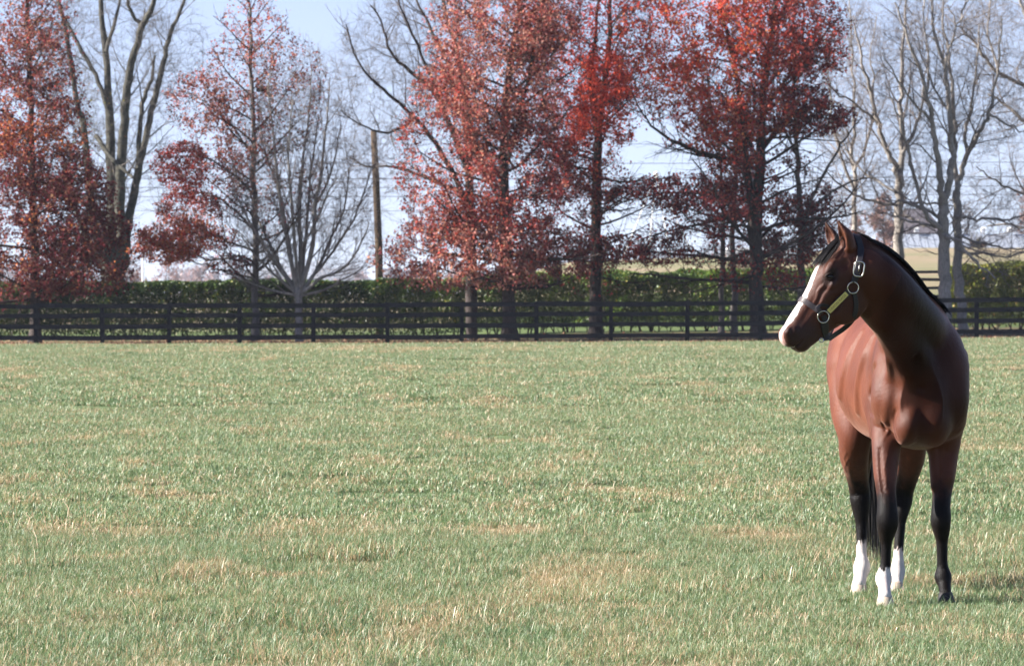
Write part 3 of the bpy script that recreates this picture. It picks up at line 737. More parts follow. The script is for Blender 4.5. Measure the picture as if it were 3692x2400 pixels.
# --- bare tree behind the big red oak, reaching left
T = Tree(61); d = 166.0
for pix, dd in (([(1703, 1230, 22), (1700, 1000, 20), (1698, 800, 18), (1690, 600, 15), (1680, 400, 12), (1650, 200, 9), (1600, 0, 6), (1560, -220, 3)], 0.5),
                ([(1695, 760, 11), (1600, 560, 9), (1500, 430, 7), (1420, 360, 6), (1345, 290, 4.5), (1290, 220, 3.4), (1248, 90, 2.2)], -2), ([(1690, 620, 11), (1580, 360, 9), (1480, 260, 7), (1410, 190, 5), (1380, 90, 3.6), (1335, 20, 2.4)], -1),
                ([(1500, 430, 6), (1400, 480, 4.5), (1300, 450, 3.2), (1230, 400, 2)], -2), ([(1690, 700, 8), (1560, 650, 6), (1420, 600, 4.5), (1320, 600, 3), (1250, 560, 2)], 1.5), ([(1650, 300, 8), (1560, 120, 6), (1500, 0, 4), (1450, -150, 2)], 1.2),
                ([(1600, 400, 7), (1520, 200, 5), (1460, 60, 3.6), (1420, -80, 2)], -2.5)):
    p2, r2, L2 = T.limb(pix, d, dd, n=8); q = dict(QB); q['dens'] = (0, 1.6, 2.6, 3.6); T.spawn(p2, r2, L2, 1, q, t0=0.2, prof=lambda t: 1.7 * (1.15 - 0.6 * t))
T.fill([(1400, 260, 190, 260, 1), (1350, 600, 130, 180, .6), (1600, 200, 200, 250, .6)], 900, d, 2.4, 561, False, 4, 7, 0.45, 0.0042, 2.2, 0.05)
finish(T, 'bare_tree', 'bare grey tree mostly hidden behind the largest red oak, its twigs reaching over the pole', base_at(1703, d), bark_dark, twig_grey)
# --- the big red oak in the middle
oak('oak_tree', 'largest full-leaved russet oak right of the utility pole, pink-brown low down', 1838, 161, [(1840, 1242, 27), (1832, 1050, 23), (1822, 850, 21), (1816, 600, 18), (1822, 400, 15), (1842, 220, 12), (1868, 60, 9), (1890, -120, 6), (1900, -340, 2)], 0.6, 14,
    lambda t: 3.9 * (1 - 0.62 * t ** 1.3), lambda t: -0.10 + 1.0 * t, 90,
    blobs([(1880, -180, 190, 170, 0.7), (1620, 560, 200, 330, 1.0), (1780, 300, 240, 330, 0.85), (1560, 340, 80, 110, 0.8), (1700, 900, 300, 150, 1.0), (1480, 930, 90, 70, 0.45), (1400, 900, 90, 90, 0.5), (1900, 650, 170, 330, 0.9), (1650, 100, 130, 200, 0.6), (1900, 60, 200, 220, 0.7), (1560, 1000, 180, 50, 0.7), (1850, 1000, 140, 50, 0.6)]),
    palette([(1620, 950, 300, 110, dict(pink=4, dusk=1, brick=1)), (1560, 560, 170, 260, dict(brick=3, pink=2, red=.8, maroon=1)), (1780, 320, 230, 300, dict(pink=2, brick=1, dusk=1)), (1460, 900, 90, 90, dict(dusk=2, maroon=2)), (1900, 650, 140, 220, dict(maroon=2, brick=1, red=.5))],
            dict(brick=1.4, maroon=1.2, pink=1)), 3.4, 0.115, 71, (0.62, 0.10, 2.4), spread=0.10, leaders=(([(1816, 640, 9), (1850, 500, 8), (1900, 300, 6), (1940, 100, 4), (1960, -150, 2)], -1.0, 0.3), ([(1820, 760, 8), (1740, 600, 7), (1690, 400, 5), (1660, 180, 3.4), (1640, -60, 2)], 1.2, 0.3)), fill=2100, fdr=3.2)
# --- its right neighbour
oak('oak_tree', 'narrow red oak with a scarlet cluster high up, its trunk pale on the sunny side', 2150, 165, [(2150, 1232, 25), (2150, 1020, 21), (2149, 850, 20), (2150, 680, 18), (2156, 500, 15), (2172, 340, 12), (2192, 200, 10), (2202, 20, 7), (2210, -300, 2)], 0.4, 13.5,
    lambda t: 3.0 * (1 - 0.45 * t), lambda t: 0.0 + 0.95 * t, 66,
    blobs([(2200, -180, 150, 150, 0.7), (2080, 250, 170, 280, 0.9), (2180, 330, 120, 170, 1.0), (2030, 560, 120, 170, 0.8), (2080, 760, 130, 110, 0.6), (2080, 920, 170, 80, 1.3), (2260, 400, 120, 120, 0.5), (2250, 900, 160, 60, 0.75), (2150, 1010, 140, 60, 0.5), (2140, 0, 240, 160, 0.75), (2240, 480, 60, 40, 0.8), (1990, 300, 150, 330, 0.85), (2110, 620, 150, 150, 0.75), (2300, 250, 120, 160, 0.6)]),
    palette([(2170, 340, 130, 180, dict(scarlet=4, red=2)), (2080, 800, 200, 200, dict(maroon=3, dusk=1.5)), (2040, 500, 110, 180, dict(maroon=1, brick=2, red=1)), (2150, 640, 60, 140, dict(red=1, orange=.6)), (2200, 930, 200, 80, dict(maroon=3, brown=1))], dict(red=1, brick=1, maroon=.6)),
    3.3, 0.11, 81, (0.7, 0.14, 2.3), fill=1500, leaders=(([(2158, 520, 12), (2140, 380, 10), (2128, 250, 8), (2150, 100, 6), (2160, -120, 3)], -0.8, 0.3),),
    extra=(([(2150, 640, 5), (2240, 655, 4), (2340, 652, 3), (2430, 640, 2)], -0.5), ([(2150, 700, 4), (2230, 690, 3.2), (2310, 700, 2.2), (2380, 715, 1.5)], 0.8), ([(2150, 740, 4), (2220, 760, 3), (2290, 750, 2)], -1.0)))
# --- the big scarlet oak beside the horse's head
oak('oak_tree', 'tall bright scarlet oak with two leaders and a near-black trunk, nearest the horse\'s head', 2730, 163, [(2735, 1236, 29), (2728, 1050, 26), (2726, 900, 25), (2722, 760, 26), (2738, 620, 19), (2748, 460, 17), (2752, 320, 14), (2772, 180, 11), (2790, 20, 8), (2800, -320, 2)], 0.5, 14,
    lambda t: 4.3 * (1 - 0.60 * t), lambda t: -0.05 + 0.95 * t, 78,
    blobs([(2720, -160, 270, 170, 0.8), (2480, 120, 280, 230, 0.95), (2700, 260, 270, 260, 0.95), (2600, 420, 180, 140, 0.85), (2440, 330, 130, 120, 0.7), (2450, 690, 230, 62, 1.8), (2560, 760, 150, 70, 1.3), (2680, 640, 130, 120, 0.7), (2380, 900, 160, 60, 1.1), (2480, 830, 150, 50, 1.0), (2620, 930, 150, 70, 0.55), (2900, 200, 170, 200, 0.6),
           (2880, 420, 200, 70, 1.3), (2760, 760, 110, 90, 0.7), (2730, 1000, 150, 60, 0.7), (2820, 980, 110, 60, 0.7), (2960, 120, 120, 150, 0.4), (2420, 470, 60, 60, 0.6), (2340, 100, 150, 160, 0.85), (2330, 250, 110, 120, 0.6), (2800, 60, 220, 180, 0.9)]),
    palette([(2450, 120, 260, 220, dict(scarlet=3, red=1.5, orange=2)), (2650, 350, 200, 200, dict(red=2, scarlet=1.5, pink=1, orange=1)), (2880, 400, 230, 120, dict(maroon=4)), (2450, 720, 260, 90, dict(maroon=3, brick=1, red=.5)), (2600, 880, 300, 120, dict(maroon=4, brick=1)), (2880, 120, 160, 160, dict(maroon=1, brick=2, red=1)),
             (2760, 1000, 180, 70, dict(red=2, brick=1, pink=.5)), (2730, 680, 120, 120, dict(maroon=2, brick=1))], dict(red=1, brick=1, maroon=1)), 3.3, 0.115, 91, (0.6, 0.08, 2.4), fill=2000, fdr=3.0,
    leaders=(([(2720, 780, 16), (2700, 660, 15), (2690, 540, 13), (2670, 380, 10), (2640, 200, 8), (2600, 20, 5), (2580, -200, 2)], -1.0, 0.35),),
    extra=(([(2700, 600, 12), (2650, 580, 11), (2540, 556, 9), (2470, 525, 7.5), (2410, 500, 6), (2330, 430, 3.5), (2280, 340, 2)], -0.8), ([(2722, 720, 7), (2600, 715, 5.5), (2450, 690, 4), (2300, 715, 2.4), (2220, 735, 1.5)], 1.0), ([(2724, 760, 6), (2560, 800, 5), (2420, 830, 3.4), (2300, 870, 2)], -1.2),
           ([(2735, 560, 8), (2830, 450, 6), (2940, 420, 4), (3050, 450, 2)], 0.8), ([(2726, 740, 6), (2800, 700, 5), (2900, 660, 3), (2980, 640, 2)], -0.8), ([(2724, 900, 6), (2600, 930, 4.4), (2480, 900, 3), (2380, 910, 1.8)], 0.8), ([(2745, 400, 7), (2860, 260, 5), (2960, 140, 3), (3030, 60, 2)], 1.3)))
# --- two thin trunks in front of the hedge
def slim(name, label, u, d, leader, seed, bark, dens=None, colr=None, br=16, prof=lambda t: 1.5 * (1 - 0.5 * t), ups=0.05, extra=(), elev=None, t0=0.3, per=2.2, q0=QB, group=None):
    T = Tree(seed); q = dict(q0); q['leaf_lev'] = 2 if dens else 9
    pts, rad, L = T.limb(leader, d, 0.4, n=9); T.flare(pts, rad, 1.3); q['dens'] = (0, br / L, 2.2, 3.0)
    T.spawn(pts, rad, L, 1, q, t0=t0, prof=prof, elev=elev)
    for pix, dd in extra:
        p2, r2, L2 = T.limb(pix, d, dd, n=7); q2 = dict(q); q2['dens'] = (0, 1.7, 2.4, 3.4); T.spawn(p2, r2, L2, 1, q2, t0=0.2, prof=lambda t: 1.2 * (1.2 - 0.6 * t))
    if dens: T.fill(dens.zones, 350 if len(dens.zones) > 3 else 130, d, 1.5, seed + 500)
    lv = leaf_mesh('crown', T.anchors, dens, colr, per, 0.105, seed, 0.1, (1.0, 0.3, 1.6)) if dens else None
    finish(T, name, label, base_at(u, d), bark, twig_pale, lv, group=group)
slim('young_tree', 'very thin grey young tree among the scarlet oak\'s low leaves', 2604, 166, [(2600, 1225, 11), (2602, 1000, 9.5), (2608, 800, 8), (2600, 620, 6), (2568, 380, 4), (2540, 200, 2)], 102, bark_grey, blobs([(2600, 700, 120, 200, 0.3), (2570, 420, 90, 120, 0.4)]), palette([], dict(maroon=2, brick=1)), 14)
slim('young_tree', 'thin pale trunk just left of the scarlet oak\'s dark trunk', 2645, 167, [(2645, 1225, 14), (2648, 1060, 12), (2640, 900, 10), (2652, 700, 8), (2650, 500, 6), (2640, 300, 3)], 103, bark_grey, blobs([(2650, 800, 120, 200, 0.35), (2640, 480, 90, 120, 0.4)]), palette([], dict(maroon=2, brick=1, red=.5)), 14)
# --- slender tree just left of the horse's ears
slim('young_tree', 'slender bare-topped tree with dark maroon leaves low down, behind the horse\'s ears', 2885, 165, [(2888, 1228, 15), (2889, 1000, 13), (2888, 850, 12), (2882, 700, 10.5), (2872, 560, 9), (2866, 400, 7), (2862, 200, 4.5), (2860, 0, 2)], 104, bark_grey,
     blobs([(2850, 800, 110, 110, 0.75), (2960, 760, 110, 100, 0.55), (2830, 950, 130, 90, 0.7), (2990, 890, 120, 60, 0.7), (2830, 590, 110, 60, 0.35), (2740, 900, 90, 90, 0.6)]), palette([(2830, 1000, 140, 70, dict(red=2, brick=1))], dict(maroon=4, brick=1, dusk=1)), 30, lambda t: 1.9 * (1 - 0.45 * t), 0.05,
     (([(2892, 850, 7), (2935, 700, 6), (2985, 600, 5), (3050, 500, 3.4), (3110, 420, 2)], -0.6), ([(2900, 780, 6), (2960, 720, 5), (3060, 660, 3.6), (3150, 640, 2)], 0.8), ([(2872, 560, 6), (2830, 470, 4.6), (2800, 380, 3), (2790, 250, 2)], 0.6)), per=3.0, t0=0.16)
# --- the bare trees on the right
def bare(name, label, u, d, limbs, seed, prof=lambda t: 1.9 * (1.15 - 0.6 * t), q=QB, bark=bark_pale, br=1.45, dens=None, group=None, zones=None, nfill=600):
    T = Tree(seed); first = True
    for pix, dd in limbs:
        p2, r2, L2 = T.limb(pix, d, dd, n=10, wob=0.035); 
        if first: T.flare(p2, r2, 1.3)
        qq = dict(q); qq['dens'] = (0, br, 2.3, 3.3); T.spawn(p2, r2, L2, 1, qq, t0=0.42 if first else 0.18, prof=prof); first = False
    if zones: T.fill(zones, nfill, d, 2.2, seed + 500, False, 4, 7, 0.45, 0.0042, 2.2, 0.05)
    lv = leaf_mesh('crown', T.anchors, dens, palette([], dict(maroon=2, brick=1, brown=1)), 1.0, 0.1, seed, 0.1) if dens else None
    finish(T, name, label, base_at(u, d), bark, twig_pale, lv, group=group)
bare('bare_tree', 'bare tree behind the horse\'s neck, grey trunk hidden below by the mane', 3238, 170, [([(3240, 1225, 20), (3240, 1000, 18), (3238, 860, 17), (3240, 740, 16), (3243, 640, 15)], 0.2),
     ([(3243, 650, 12), (3228, 600, 11), (3198, 540, 9), (3165, 450, 8), (3140, 340, 6.5), (3110, 230, 5), (3080, 90, 3)], -1.0), ([(3243, 650, 12), (3252, 520, 10), (3245, 380, 8), (3250, 230, 6.5), (3262, 80, 4.5), (3270, -100, 2)], 0.6),
     ([(3250, 560, 8), (3290, 480, 6.5), (3320, 400, 5), (3330, 300, 3.4), (3350, 180, 2)], 1.2), ([(3236, 740, 6), (3160, 730, 5), (3080, 700, 4), (3000, 640, 2.6), (2940, 600, 1.6)], -0.8), ([(3240, 730, 6), (3300, 735, 5), (3385, 735, 3.4), (3450, 745, 2)], 0.6),
     ([(3240, 770, 6), (3290, 790, 5), (3330, 812, 4), (3385, 810, 2.6)], -0.6), ([(3165, 450, 5), (3090, 380, 4), (3010, 330, 3), (2950, 250, 1.8)], -1.4), ([(3240, 690, 5), (3140, 640, 4), (3060, 560, 3), (3010, 470, 2)], 1.2)], 111, zones=[(3180, 300, 200, 330, 1), (3100, 650, 190, 160, .7), (3350, 650, 120, 160, .5)], nfill=700)
bare('bare_tree', 'thickest pale-barked bare tree right of the horse\'s withers, forking above the barn roof', 3407, 163, [([(3412, 1236, 27), (3408, 1080, 23), (3406, 950, 21), (3404, 840, 20), (3400, 760, 19), (3404, 700, 17)], 0.2),
     ([(3400, 730, 13), (3386, 640, 12), (3380, 540, 10), (3358, 430, 9), (3338, 340, 8), (3300, 220, 6.5), (3262, 110, 4.5), (3225, 10, 3)], -1.0), ([(3404, 720, 13), (3428, 620, 12), (3434, 540, 11), (3424, 400, 9), (3408, 240, 7.5), (3370, 120, 6), (3358, 0, 4), (3350, -150, 2)], 0.6),
     ([(3398, 830, 9), (3340, 775, 8), (3310, 690, 7), (3285, 590, 6), (3262, 500, 4.5), (3230, 400, 3), (3190, 300, 1.8)], -1.2), ([(3400, 800, 7), (3350, 760, 6), (3260, 735, 4.5), (3180, 715, 3)], 0.8), ([(3338, 340, 5), (3350, 220, 4), (3330, 80, 3), (3340, -60, 2)], 0.5),
     ([(3402, 850, 8), (3440, 860, 6), (3520, 940, 4.2), (3590, 1005, 2.6)], -0.8), ([(3400, 830, 7), (3350, 815, 5.5), (3290, 800, 4), (3200, 770, 2.6), (3120, 790, 1.6)], 0.9), ([(3360, 440, 6), (3300, 380, 4.6), (3240, 300, 3.4), (3180, 190, 2)], -1.4), ([(3408, 240, 5), (3440, 120, 4), (3480, 20, 3), (3500, -90, 2)], 1.0)], 112, br=1.6, zones=[(3330, 250, 190, 300, 1), (3280, 700, 190, 190, .6), (3560, 940, 120, 90, .4)], nfill=800)
bare('bare_tree', 'darker bare tree just right of the thickest pale one, its top forking into curved limbs', 3465, 165, [([(3472, 1228, 19), (3462, 1080, 17), (3455, 950, 16), (3450, 800, 15), (3449, 690, 14)], 0.2),
     ([(3449, 700, 11), (3462, 620, 10), (3488, 560, 9), (3530, 480, 8), (3565, 410, 7), (3580, 330, 5.5), (3600, 200, 4), (3610, 60, 2)], -0.6), ([(3449, 700, 10), (3442, 560, 9), (3440, 430, 7.5), (3432, 300, 6), (3410, 150, 4.5), (3400, 0, 2.5)], 0.8),
     ([(3488, 560, 7), (3480, 470, 6), (3500, 380, 5), (3520, 240, 3.6), (3530, 90, 2)], 0.7), ([(3565, 410, 5), (3620, 440, 4), (3690, 480, 2.6), (3740, 540, 1.6)], -0.5), ([(3450, 780, 6), (3520, 790, 5), (3620, 790, 4), (3700, 770, 2.6)], -1.0), ([(3452, 850, 5), (3550, 880, 4), (3650, 900, 3), (3740, 880, 2)], 0.6),
     ([(3440, 430, 5), (3380, 330, 4), (3330, 230, 2.6), (3300, 120, 1.6)], -1.2), ([(3452, 900, 5), (3540, 920, 4), (3640, 925, 2.6), (3720, 900, 2)], -0.5)], 113, br=1.6, zones=[(3540, 260, 170, 300, 1), (3600, 800, 150, 160, .7)], nfill=700)
bare('bare_tree', 'bare tree reaching in from beyond the right edge of the photo', 3820, 168, [([(3830, 1232, 26), (3826, 1000, 23), (3822, 800, 21), (3816, 600, 19), (3812, 400, 15), (3800, 200, 11), (3790, -100, 5)], 0.3),
     ([(3812, 430, 10), (3740, 350, 9), (3680, 305, 8), (3600, 262, 7), (3545, 200, 6), (3500, 140, 5), (3450, 90, 3.6), (3415, 20, 2.2)], -0.8), ([(3816, 560, 10), (3740, 470, 8), (3680, 430, 6.5), (3610, 370, 5), (3560, 340, 3.4)], 0.7), ([(3812, 300, 9), (3740, 160, 7), (3690, 40, 5), (3650, -90, 3)], 0.6),
     ([(3600, 262, 5), (3560, 130, 4), (3570, 0, 2.6)], 0.4), ([(3820, 740, 8), (3740, 700, 6), (3660, 690, 4.4), (3570, 640, 3), (3520, 600, 1.8)], -0.6), ([(3820, 860, 7), (3740, 850, 5.5), (3640, 810, 4), (3560, 815, 2.6)], 0.8)], 114, br=1.6, zones=[(3640, 200, 170, 260, 1), (3640, 620, 150, 250, .8)], nfill=700)
bare('bare_tree', 'thin bare tree between the maroon-leaved slender tree and the one behind the neck', 3080, 172, [([(3085, 1225, 14), (3082, 1000, 12), (3080, 850, 10), (3085, 700, 8), (3070, 560, 6.5), (3080, 400, 5), (3070, 200, 3.4), (3060, 0, 2)], 0.3),
     ([(3084, 700, 6), (3030, 560, 5), (3000, 420, 4), (2990, 260, 2.6), (2970, 120, 1.6)], -0.8), ([(3080, 620, 6), (3130, 500, 5), (3150, 360, 4), (3140, 200, 2.6), (3160, 60, 1.6)], 0.8)], 115, br=1.7, zones=[(3060, 300, 140, 320, 1), (3060, 760, 120, 200, .6)], nfill=450)
# nest in the half-bare oak
m = MB(); nc = P(945, 322, 163.2)
for i in range(260):
    a = random.uniform(0, 6.28); r_ = 0.10 + 0.05 * random.random(); z_ = random.uniform(-0.07, 0.07)
    p0 = Vector(nc) + Vector((math.cos(a) * r_ * 1.3, math.sin(a) * r_, z_)); t_ = Vector((-math.sin(a), math.cos(a), random.gauss(0, 0.4))).normalized()
    m.tube([p0 - t_ * 0.09, p0 + Vector((0, 0, random.gauss(0, .015))), p0 + t_ * 0.09], 0.007, 3, False)
tag(m.build('bird_nest', bark_dark), 'dark twig nest high in the half-bare oak', 'nest')
# ================================================================== hedges, pole, wires, the far field
def hedge(name, label, u0, u1, d, zt, depth, seed, pal, n, ragged=0.12, zb=0.16, stems=True):
    r = np.random.default_rng(seed); x0 = (u0 - U0) / F * d; x1 = (u1 - U0) / F * d; L = x1 - x0
    m = int(n * 1.25); x = r.uniform(x0, x1, m); face = r.random(m); s_ = r.random(m); dip = np.abs(r.normal(0, 0.12, m)) + (r.random(m) < 0.15) * r.uniform(0, 0.5, m)
    base = gz(x, np.full(m, d)); hh = zt - zb
    zz = np.where(face < 0.72, zb + hh * s_ ** 0.85, zt - dip)
    yy = np.where(face < 0.45, -depth / 2 + dip, np.where(face < 0.72, depth / 2 - dip, (s_ - 0.5) * depth))
    rnd = np.clip((zz - (zt - 0.25)) / 0.25, 0, 1); yy = yy * (1 - 0.25 * rnd ** 2)
    lump = vnoise(np.stack([x, yy * 1.5, zz], 1), 1.3, seed) * 0.6 + vnoise(np.stack([x, yy, zz], 1), 3.6, seed + 2.0) * 0.4
    y = d + yy * (1 + ragged * 2.2 * lump); z = base + zb * 0.6 + (zz - zb * 0.6) * (1 + ragged * np.maximum(lump, -0.6) * (zz / zt) ** 2)
    low = (z - base) < zb + 0.22 * (1 + lump)
    keep = ~(low & (r.random(m) < 0.6)) & (r.random(m) < 0.80 + 0.3 * lump)
    x, y, z = x[keep], y[keep], z[keep]; m = len(x)
    C_ = np.stack([x, y, z], 1)
    a = r.normal(0, 1, (m, 3)); a /= np.linalg.norm(a, axis=1, keepdims=True); b = np.cross(a, r.normal(0, 1, (m, 3))); b /= np.linalg.norm(b, axis=1, keepdims=True)
    S = (0.043 * r.uniform(0.7, 1.5, m))[:, None]
    V_ = np.stack([C_ - a * S, C_ + b * S * 0.6, C_ + a * S, C_ - b * S * 0.6], 1).reshape(-1, 3)
    me = mesh_np('foliage', V_, np.arange(m * 4).reshape(-1, 4), False)
    cl = vnoise(C_, 0.55, seed + 9.0); c2 = vnoise(C_, 2.2, seed + 4.0)
    w = np.clip(0.5 + 0.6 * cl + 0.5 * c2 + r.normal(0, 0.25, m), 0, 1)[:, None]
    A_, B_, C3 = [np.array(q) for q in pal]
    col = A_ * (1 - w) + B_ * w; o = (r.random(m) < 0.04 + 0.08 * np.clip(c2, 0, 1))[:, None]; col = np.where(o, C3, col) * r.uniform(0.78, 1.22, (m, 1))
    color_attr(me, np.repeat(col, 4, axis=0).astype(np.float32), 'leafcol')
    e = empty(name, ((x0 + x1) / 2, d, float(gz((x0 + x1) / 2, d))), label, 'hedge', None)
    f = link('foliage', me, hedge_m, e); f['kind'] = 'stuff'
    T = Tree(seed); sx = x0
    while sx < x1:
        sx += T.r.uniform(0.18, 0.5)
        for j in range(T.r.randint(1, 4)):
            g0 = float(gz(sx, d)); p0 = Vector((sx + T.r.gauss(0, .05), d + T.r.gauss(0, depth * 0.14), g0 - 0.03)); dr = Vector((T.r.gauss(0, .22), T.r.gauss(0, .2), 1)).normalized()
            p1 = p0 + dr * 0.45 + T.rv() * 0.03; p2 = p1 + dr * 0.6 + T.rv() * 0.1; p3 = p2 + (dr + T.rv() * 0.3).normalized() * 0.5
            r0 = T.r.uniform(0.012, 0.034); T.add_line([tuple(p0), tuple(p1), tuple(p2), tuple(p3)], [r0, r0 * .8, r0 * .5, r0 * .25], 'trunk', 4)
    s_ = link('stems', mesh_np('stems', *T.wood('trunk')), twig_dark, e); s_['kind'] = 'stuff'
GREEN1 = ((0.018, 0.042, 0.008), (0.075, 0.125, 0.020), (0.19, 0.18, 0.03)); GREEN2 = ((0.030, 0.066, 0.010), (0.125, 0.195, 0.030), (0.26, 0.23, 0.04)); GREEN3 = ((0.09, 0.11, 0.02), (0.24, 0.26, 0.04), (0.42, 0.24, 0.07))
hedge('hedge', 'clipped dark green hedge along the left half, flat topped', -900, 1560, 173, 2.10, 1.3, 5, GREEN1, 150000, 0.08)
hedge('hedge', 'lighter leafy hedge along the middle, ragged topped, from the russet oak to the horse', 1560, 3185, 173, 2.12, 1.4, 6, GREEN2, 98000, 0.13)
hedge('hedge', 'loose yellow-green hedge right of the two grey trunks', 3415, 4500, 169, 2.25, 1.5, 7, GREEN3, 75000, 0.14)
# fallen leaves under the trees
r = np.random.default_rng(44); m = 30000
x = r.uniform(-26, 26, m); y = 157.2 + np.abs(r.normal(0, 5.5, m)); y = np.where(r.random(m) < 0.12, 157.5 - np.abs(r.normal(0, 3, m)), y)
cl = vnoise(np.stack([x, y, x * 0], 1), 0.6, 3.0) + 0.5 * vnoise(np.stack([x, y, x * 0], 1), 2.0, 3.0)
keep = r.random(m) < 0.45 + 0.5 * cl; x, y = x[keep], y[keep]; m = len(x)
C_ = np.stack([x, y, gz(x, y) + r.uniform(0.004, 0.05, m)], 1); a = r.normal(0, 1, (m, 3)); a[:, 2] *= 0.5; a /= np.linalg.norm(a, axis=1, keepdims=True)
b = np.cross(a, r.normal(0, 0.4, (m, 3)) + np.array((0, 0, 1.0))); b /= np.linalg.norm(b, axis=1, keepdims=True); S = (0.06 * r.uniform(0.6, 1.3, m))[:, None]
V_ = np.stack([C_ - a * S, C_ + b * S * .65, C_ + a * S, C_ - b * S * .65], 1).reshape(-1, 3); me = mesh_np('fallen_leaves', V_, np.arange(m * 4).reshape(-1, 4), False)
cc = np.array([(0.26, 0.16, 0.10), (0.33, 0.21, 0.14), (0.15, 0.09, 0.06), (0.38, 0.25, 0.16), (0.20, 0.08, 0.06)])[r.integers(0, 5, m)] * r.uniform(0.6, 1.3, (m, 1))
color_attr(me, np.repeat(cc, 4, axis=0).astype(np.float32), 'leafcol'); tag(link('fallen_leaves', me, leaf_m), kind='stuff')

# --- old utility pole
wood_m = bark_mat('weathered_pole', (0.035, 0.025, 0.018), (0.105, 0.072, 0.045), 3)
pole = empty('utility_pole', base_at(1368, 188), 'bare weathered wooden pole leaning slightly left of the russet oak', 'pole')
m = MB(); pb = Vector(P(1369, 1050, 188)); pb.z = float(gz(pb.x, 188)) - 0.1
m.tube([pb, P(1366, 900, 188), P(1356, 650, 188), P(1347, 472, 188)], [0.155, 0.15, 0.135, 0.12], 14); m.build('pole_shaft', wood_m, pole, True)
m = MB(); m.tube([P(1347, 500, 187.86), P(1347, 500, 187.70)], 0.03, 8); m.box(P(1347, 512, 187.8), (0.09, 0.10, 0.16)); m.build('bracket', simple_mat('rusty_iron', (0.09, 0.055, 0.04), 0.7, 0.3), pole)
# --- overhead wires
wire_m = simple_mat('wire', (0.05, 0.055, 0.065), 0.6, 0.3)
names = {0: 'uppermost faint overhead wire crossing behind all the trees', 1: 'second overhead wire from the top', 2: 'overhead wire crossing just above the hill barn\'s sky, third from the top', 3: 'fourth overhead wire from the top', 4: 'fifth overhead wire from the top, next to lowest', 5: 'lowest overhead wire, just above the far barn roofs'}
for i, (va, vm, vb, rr) in enumerate(((500, 520, 494, 0.018), (566, 590, 560, 0.02), (628, 644, 612, 0.03), (664, 676, 650, 0.021), (700, 708, 678, 0.021), (742, 760, 728, 0.018))):
    pts = []
    for k in range(41):
        t = k / 40; u = -2600 + 9000 * t; v = va * (1 - t) ** 2 * 1 + vb * t * t + 2 * t * (1 - t) * (2 * vm - (va + vb) / 2)
        pts.append(P(u, v, 330.0 + i * 0.6))
    m = MB(); m.tube(pts, rr, 5); tag(m.build('power_line', wire_m), names[i], 'wire', 'overhead power lines')

# --- barns and trees on the rise
pale_metal = NT('ribbed_metal_roof'); _t = pale_metal; _g = _t.n('ShaderNodeNewGeometry'); _n = _t.noise(0.7, 5, 0.6, _g.outputs['Position'])
_t.bsdf(_t.mix(_n.outputs['Fac'], (0.17, 0.19, 0.225), (0.25, 0.27, 0.31)), 0.45, 0.4); pale_metal = _t.m
dark_roof = simple_mat('dark_shingle', (0.075, 0.065, 0.075), 0.9, 0.2, 1.5, 0.3); grey_wall = simple_mat('grey_boarding', (0.20, 0.23, 0.30), 0.8, 0.2, 2, 0.15); white_paint = simple_mat('white_paint', (0.80, 0.80, 0.78), 0.5, 0.3, 3, 0.06)
def barn(name, label, u0, u1, d, z_base, z_eave, z_ridge, half, roof_m, wall_m, ribs=0, hip=0.0, over=0.3):
    x0 = (u0 - U0) / F * d; x1 = (u1 - U0) / F * d
    e = empty(name, ((x0 + x1) / 2, d + half, z_base), label, 'barn')
    m = MB(); yc = d + half
    m.add([(x0, d, z_base), (x1, d, z_base), (x1, d + 2 * half, z_base), (x0, d + 2 * half, z_base), (x0, d, z_eave), (x1, d, z_eave), (x1, d + 2 * half, z_eave), (x0, d + 2 * half, z_eave), (x0, yc, z_ridge - 0.08 if hip == 0 else z_eave), (x1, yc, z_ridge - 0.08 if hip == 0 else z_eave)],
          [(0, 1, 5, 4), (2, 3, 7, 6), (1, 2, 6, 9, 5), (3, 0, 4, 8, 7)])
    m.build('wall', wall_m, e)
    for sg in (1, -1):
        ye = yc - sg * (half + over); ze = z_eave - 0.05; m = MB(); th = 0.10; a0, a1 = x0 - over, x1 + over; h0, h1 = a0 + hip, a1 - hip
        m.add([(a0, ye, ze), (a1, ye, ze), (h1, yc - sg * 0.002, z_ridge), (h0, yc - sg * 0.002, z_ridge), (a0, ye, ze - th), (a1, ye, ze - th), (h1, yc - sg * 0.002, z_ridge - th), (h0, yc - sg * 0.002, z_ridge - th)],
              [(0, 1, 2, 3), (7, 6, 5, 4), (0, 4, 5, 1), (1, 5, 6, 2), (3, 7, 4, 0)] if sg > 0 else [(3, 2, 1, 0), (4, 5, 6, 7), (1, 5, 4, 0), (2, 6, 5, 1), (0, 4, 7, 3)])
        ro = m.build('roof', roof_m, e)
        if ribs and sg > 0:
            m = MB(); n = int((a1 - a0) / ribs)
            for i in range(n + 1):
                x = a0 + (a1 - a0) * i / n; m.box((x, (ye + yc) / 2, (ze + z_ridge) / 2 + 0.035), (0.07, math.hypot(half + over, z_ridge - ze), 0.07), Matrix.Rotation(math.atan2(z_ridge - ze, half + over), 3, 'X'))
            q = m.build('seams', roof_m, ro); q.location = (0, 0, 0); q['kind'] = 'stuff'
    if hip:
        for a, h, w in ((x0 - over, x0 - over + hip, 1), (x1 + over, x1 + over - hip, -1)):
            m = MB(); v = [(a, yc - half - over, z_eave - 0.05), (a, yc + half + over, z_eave - 0.05), (h, yc, z_ridge)]; m.add(v, [(0, 1, 2) if w < 0 else (2, 1, 0)]); m.build('hip_end', roof_m, e)
    return e
b1 = barn('metal_barn', 'long low barn with a pale ribbed metal roof on the rise behind the bare trees', 3186, 3900, 620, 3.6, 6.35, 9.15, 8.0, pale_metal, grey_wall, 0.9)
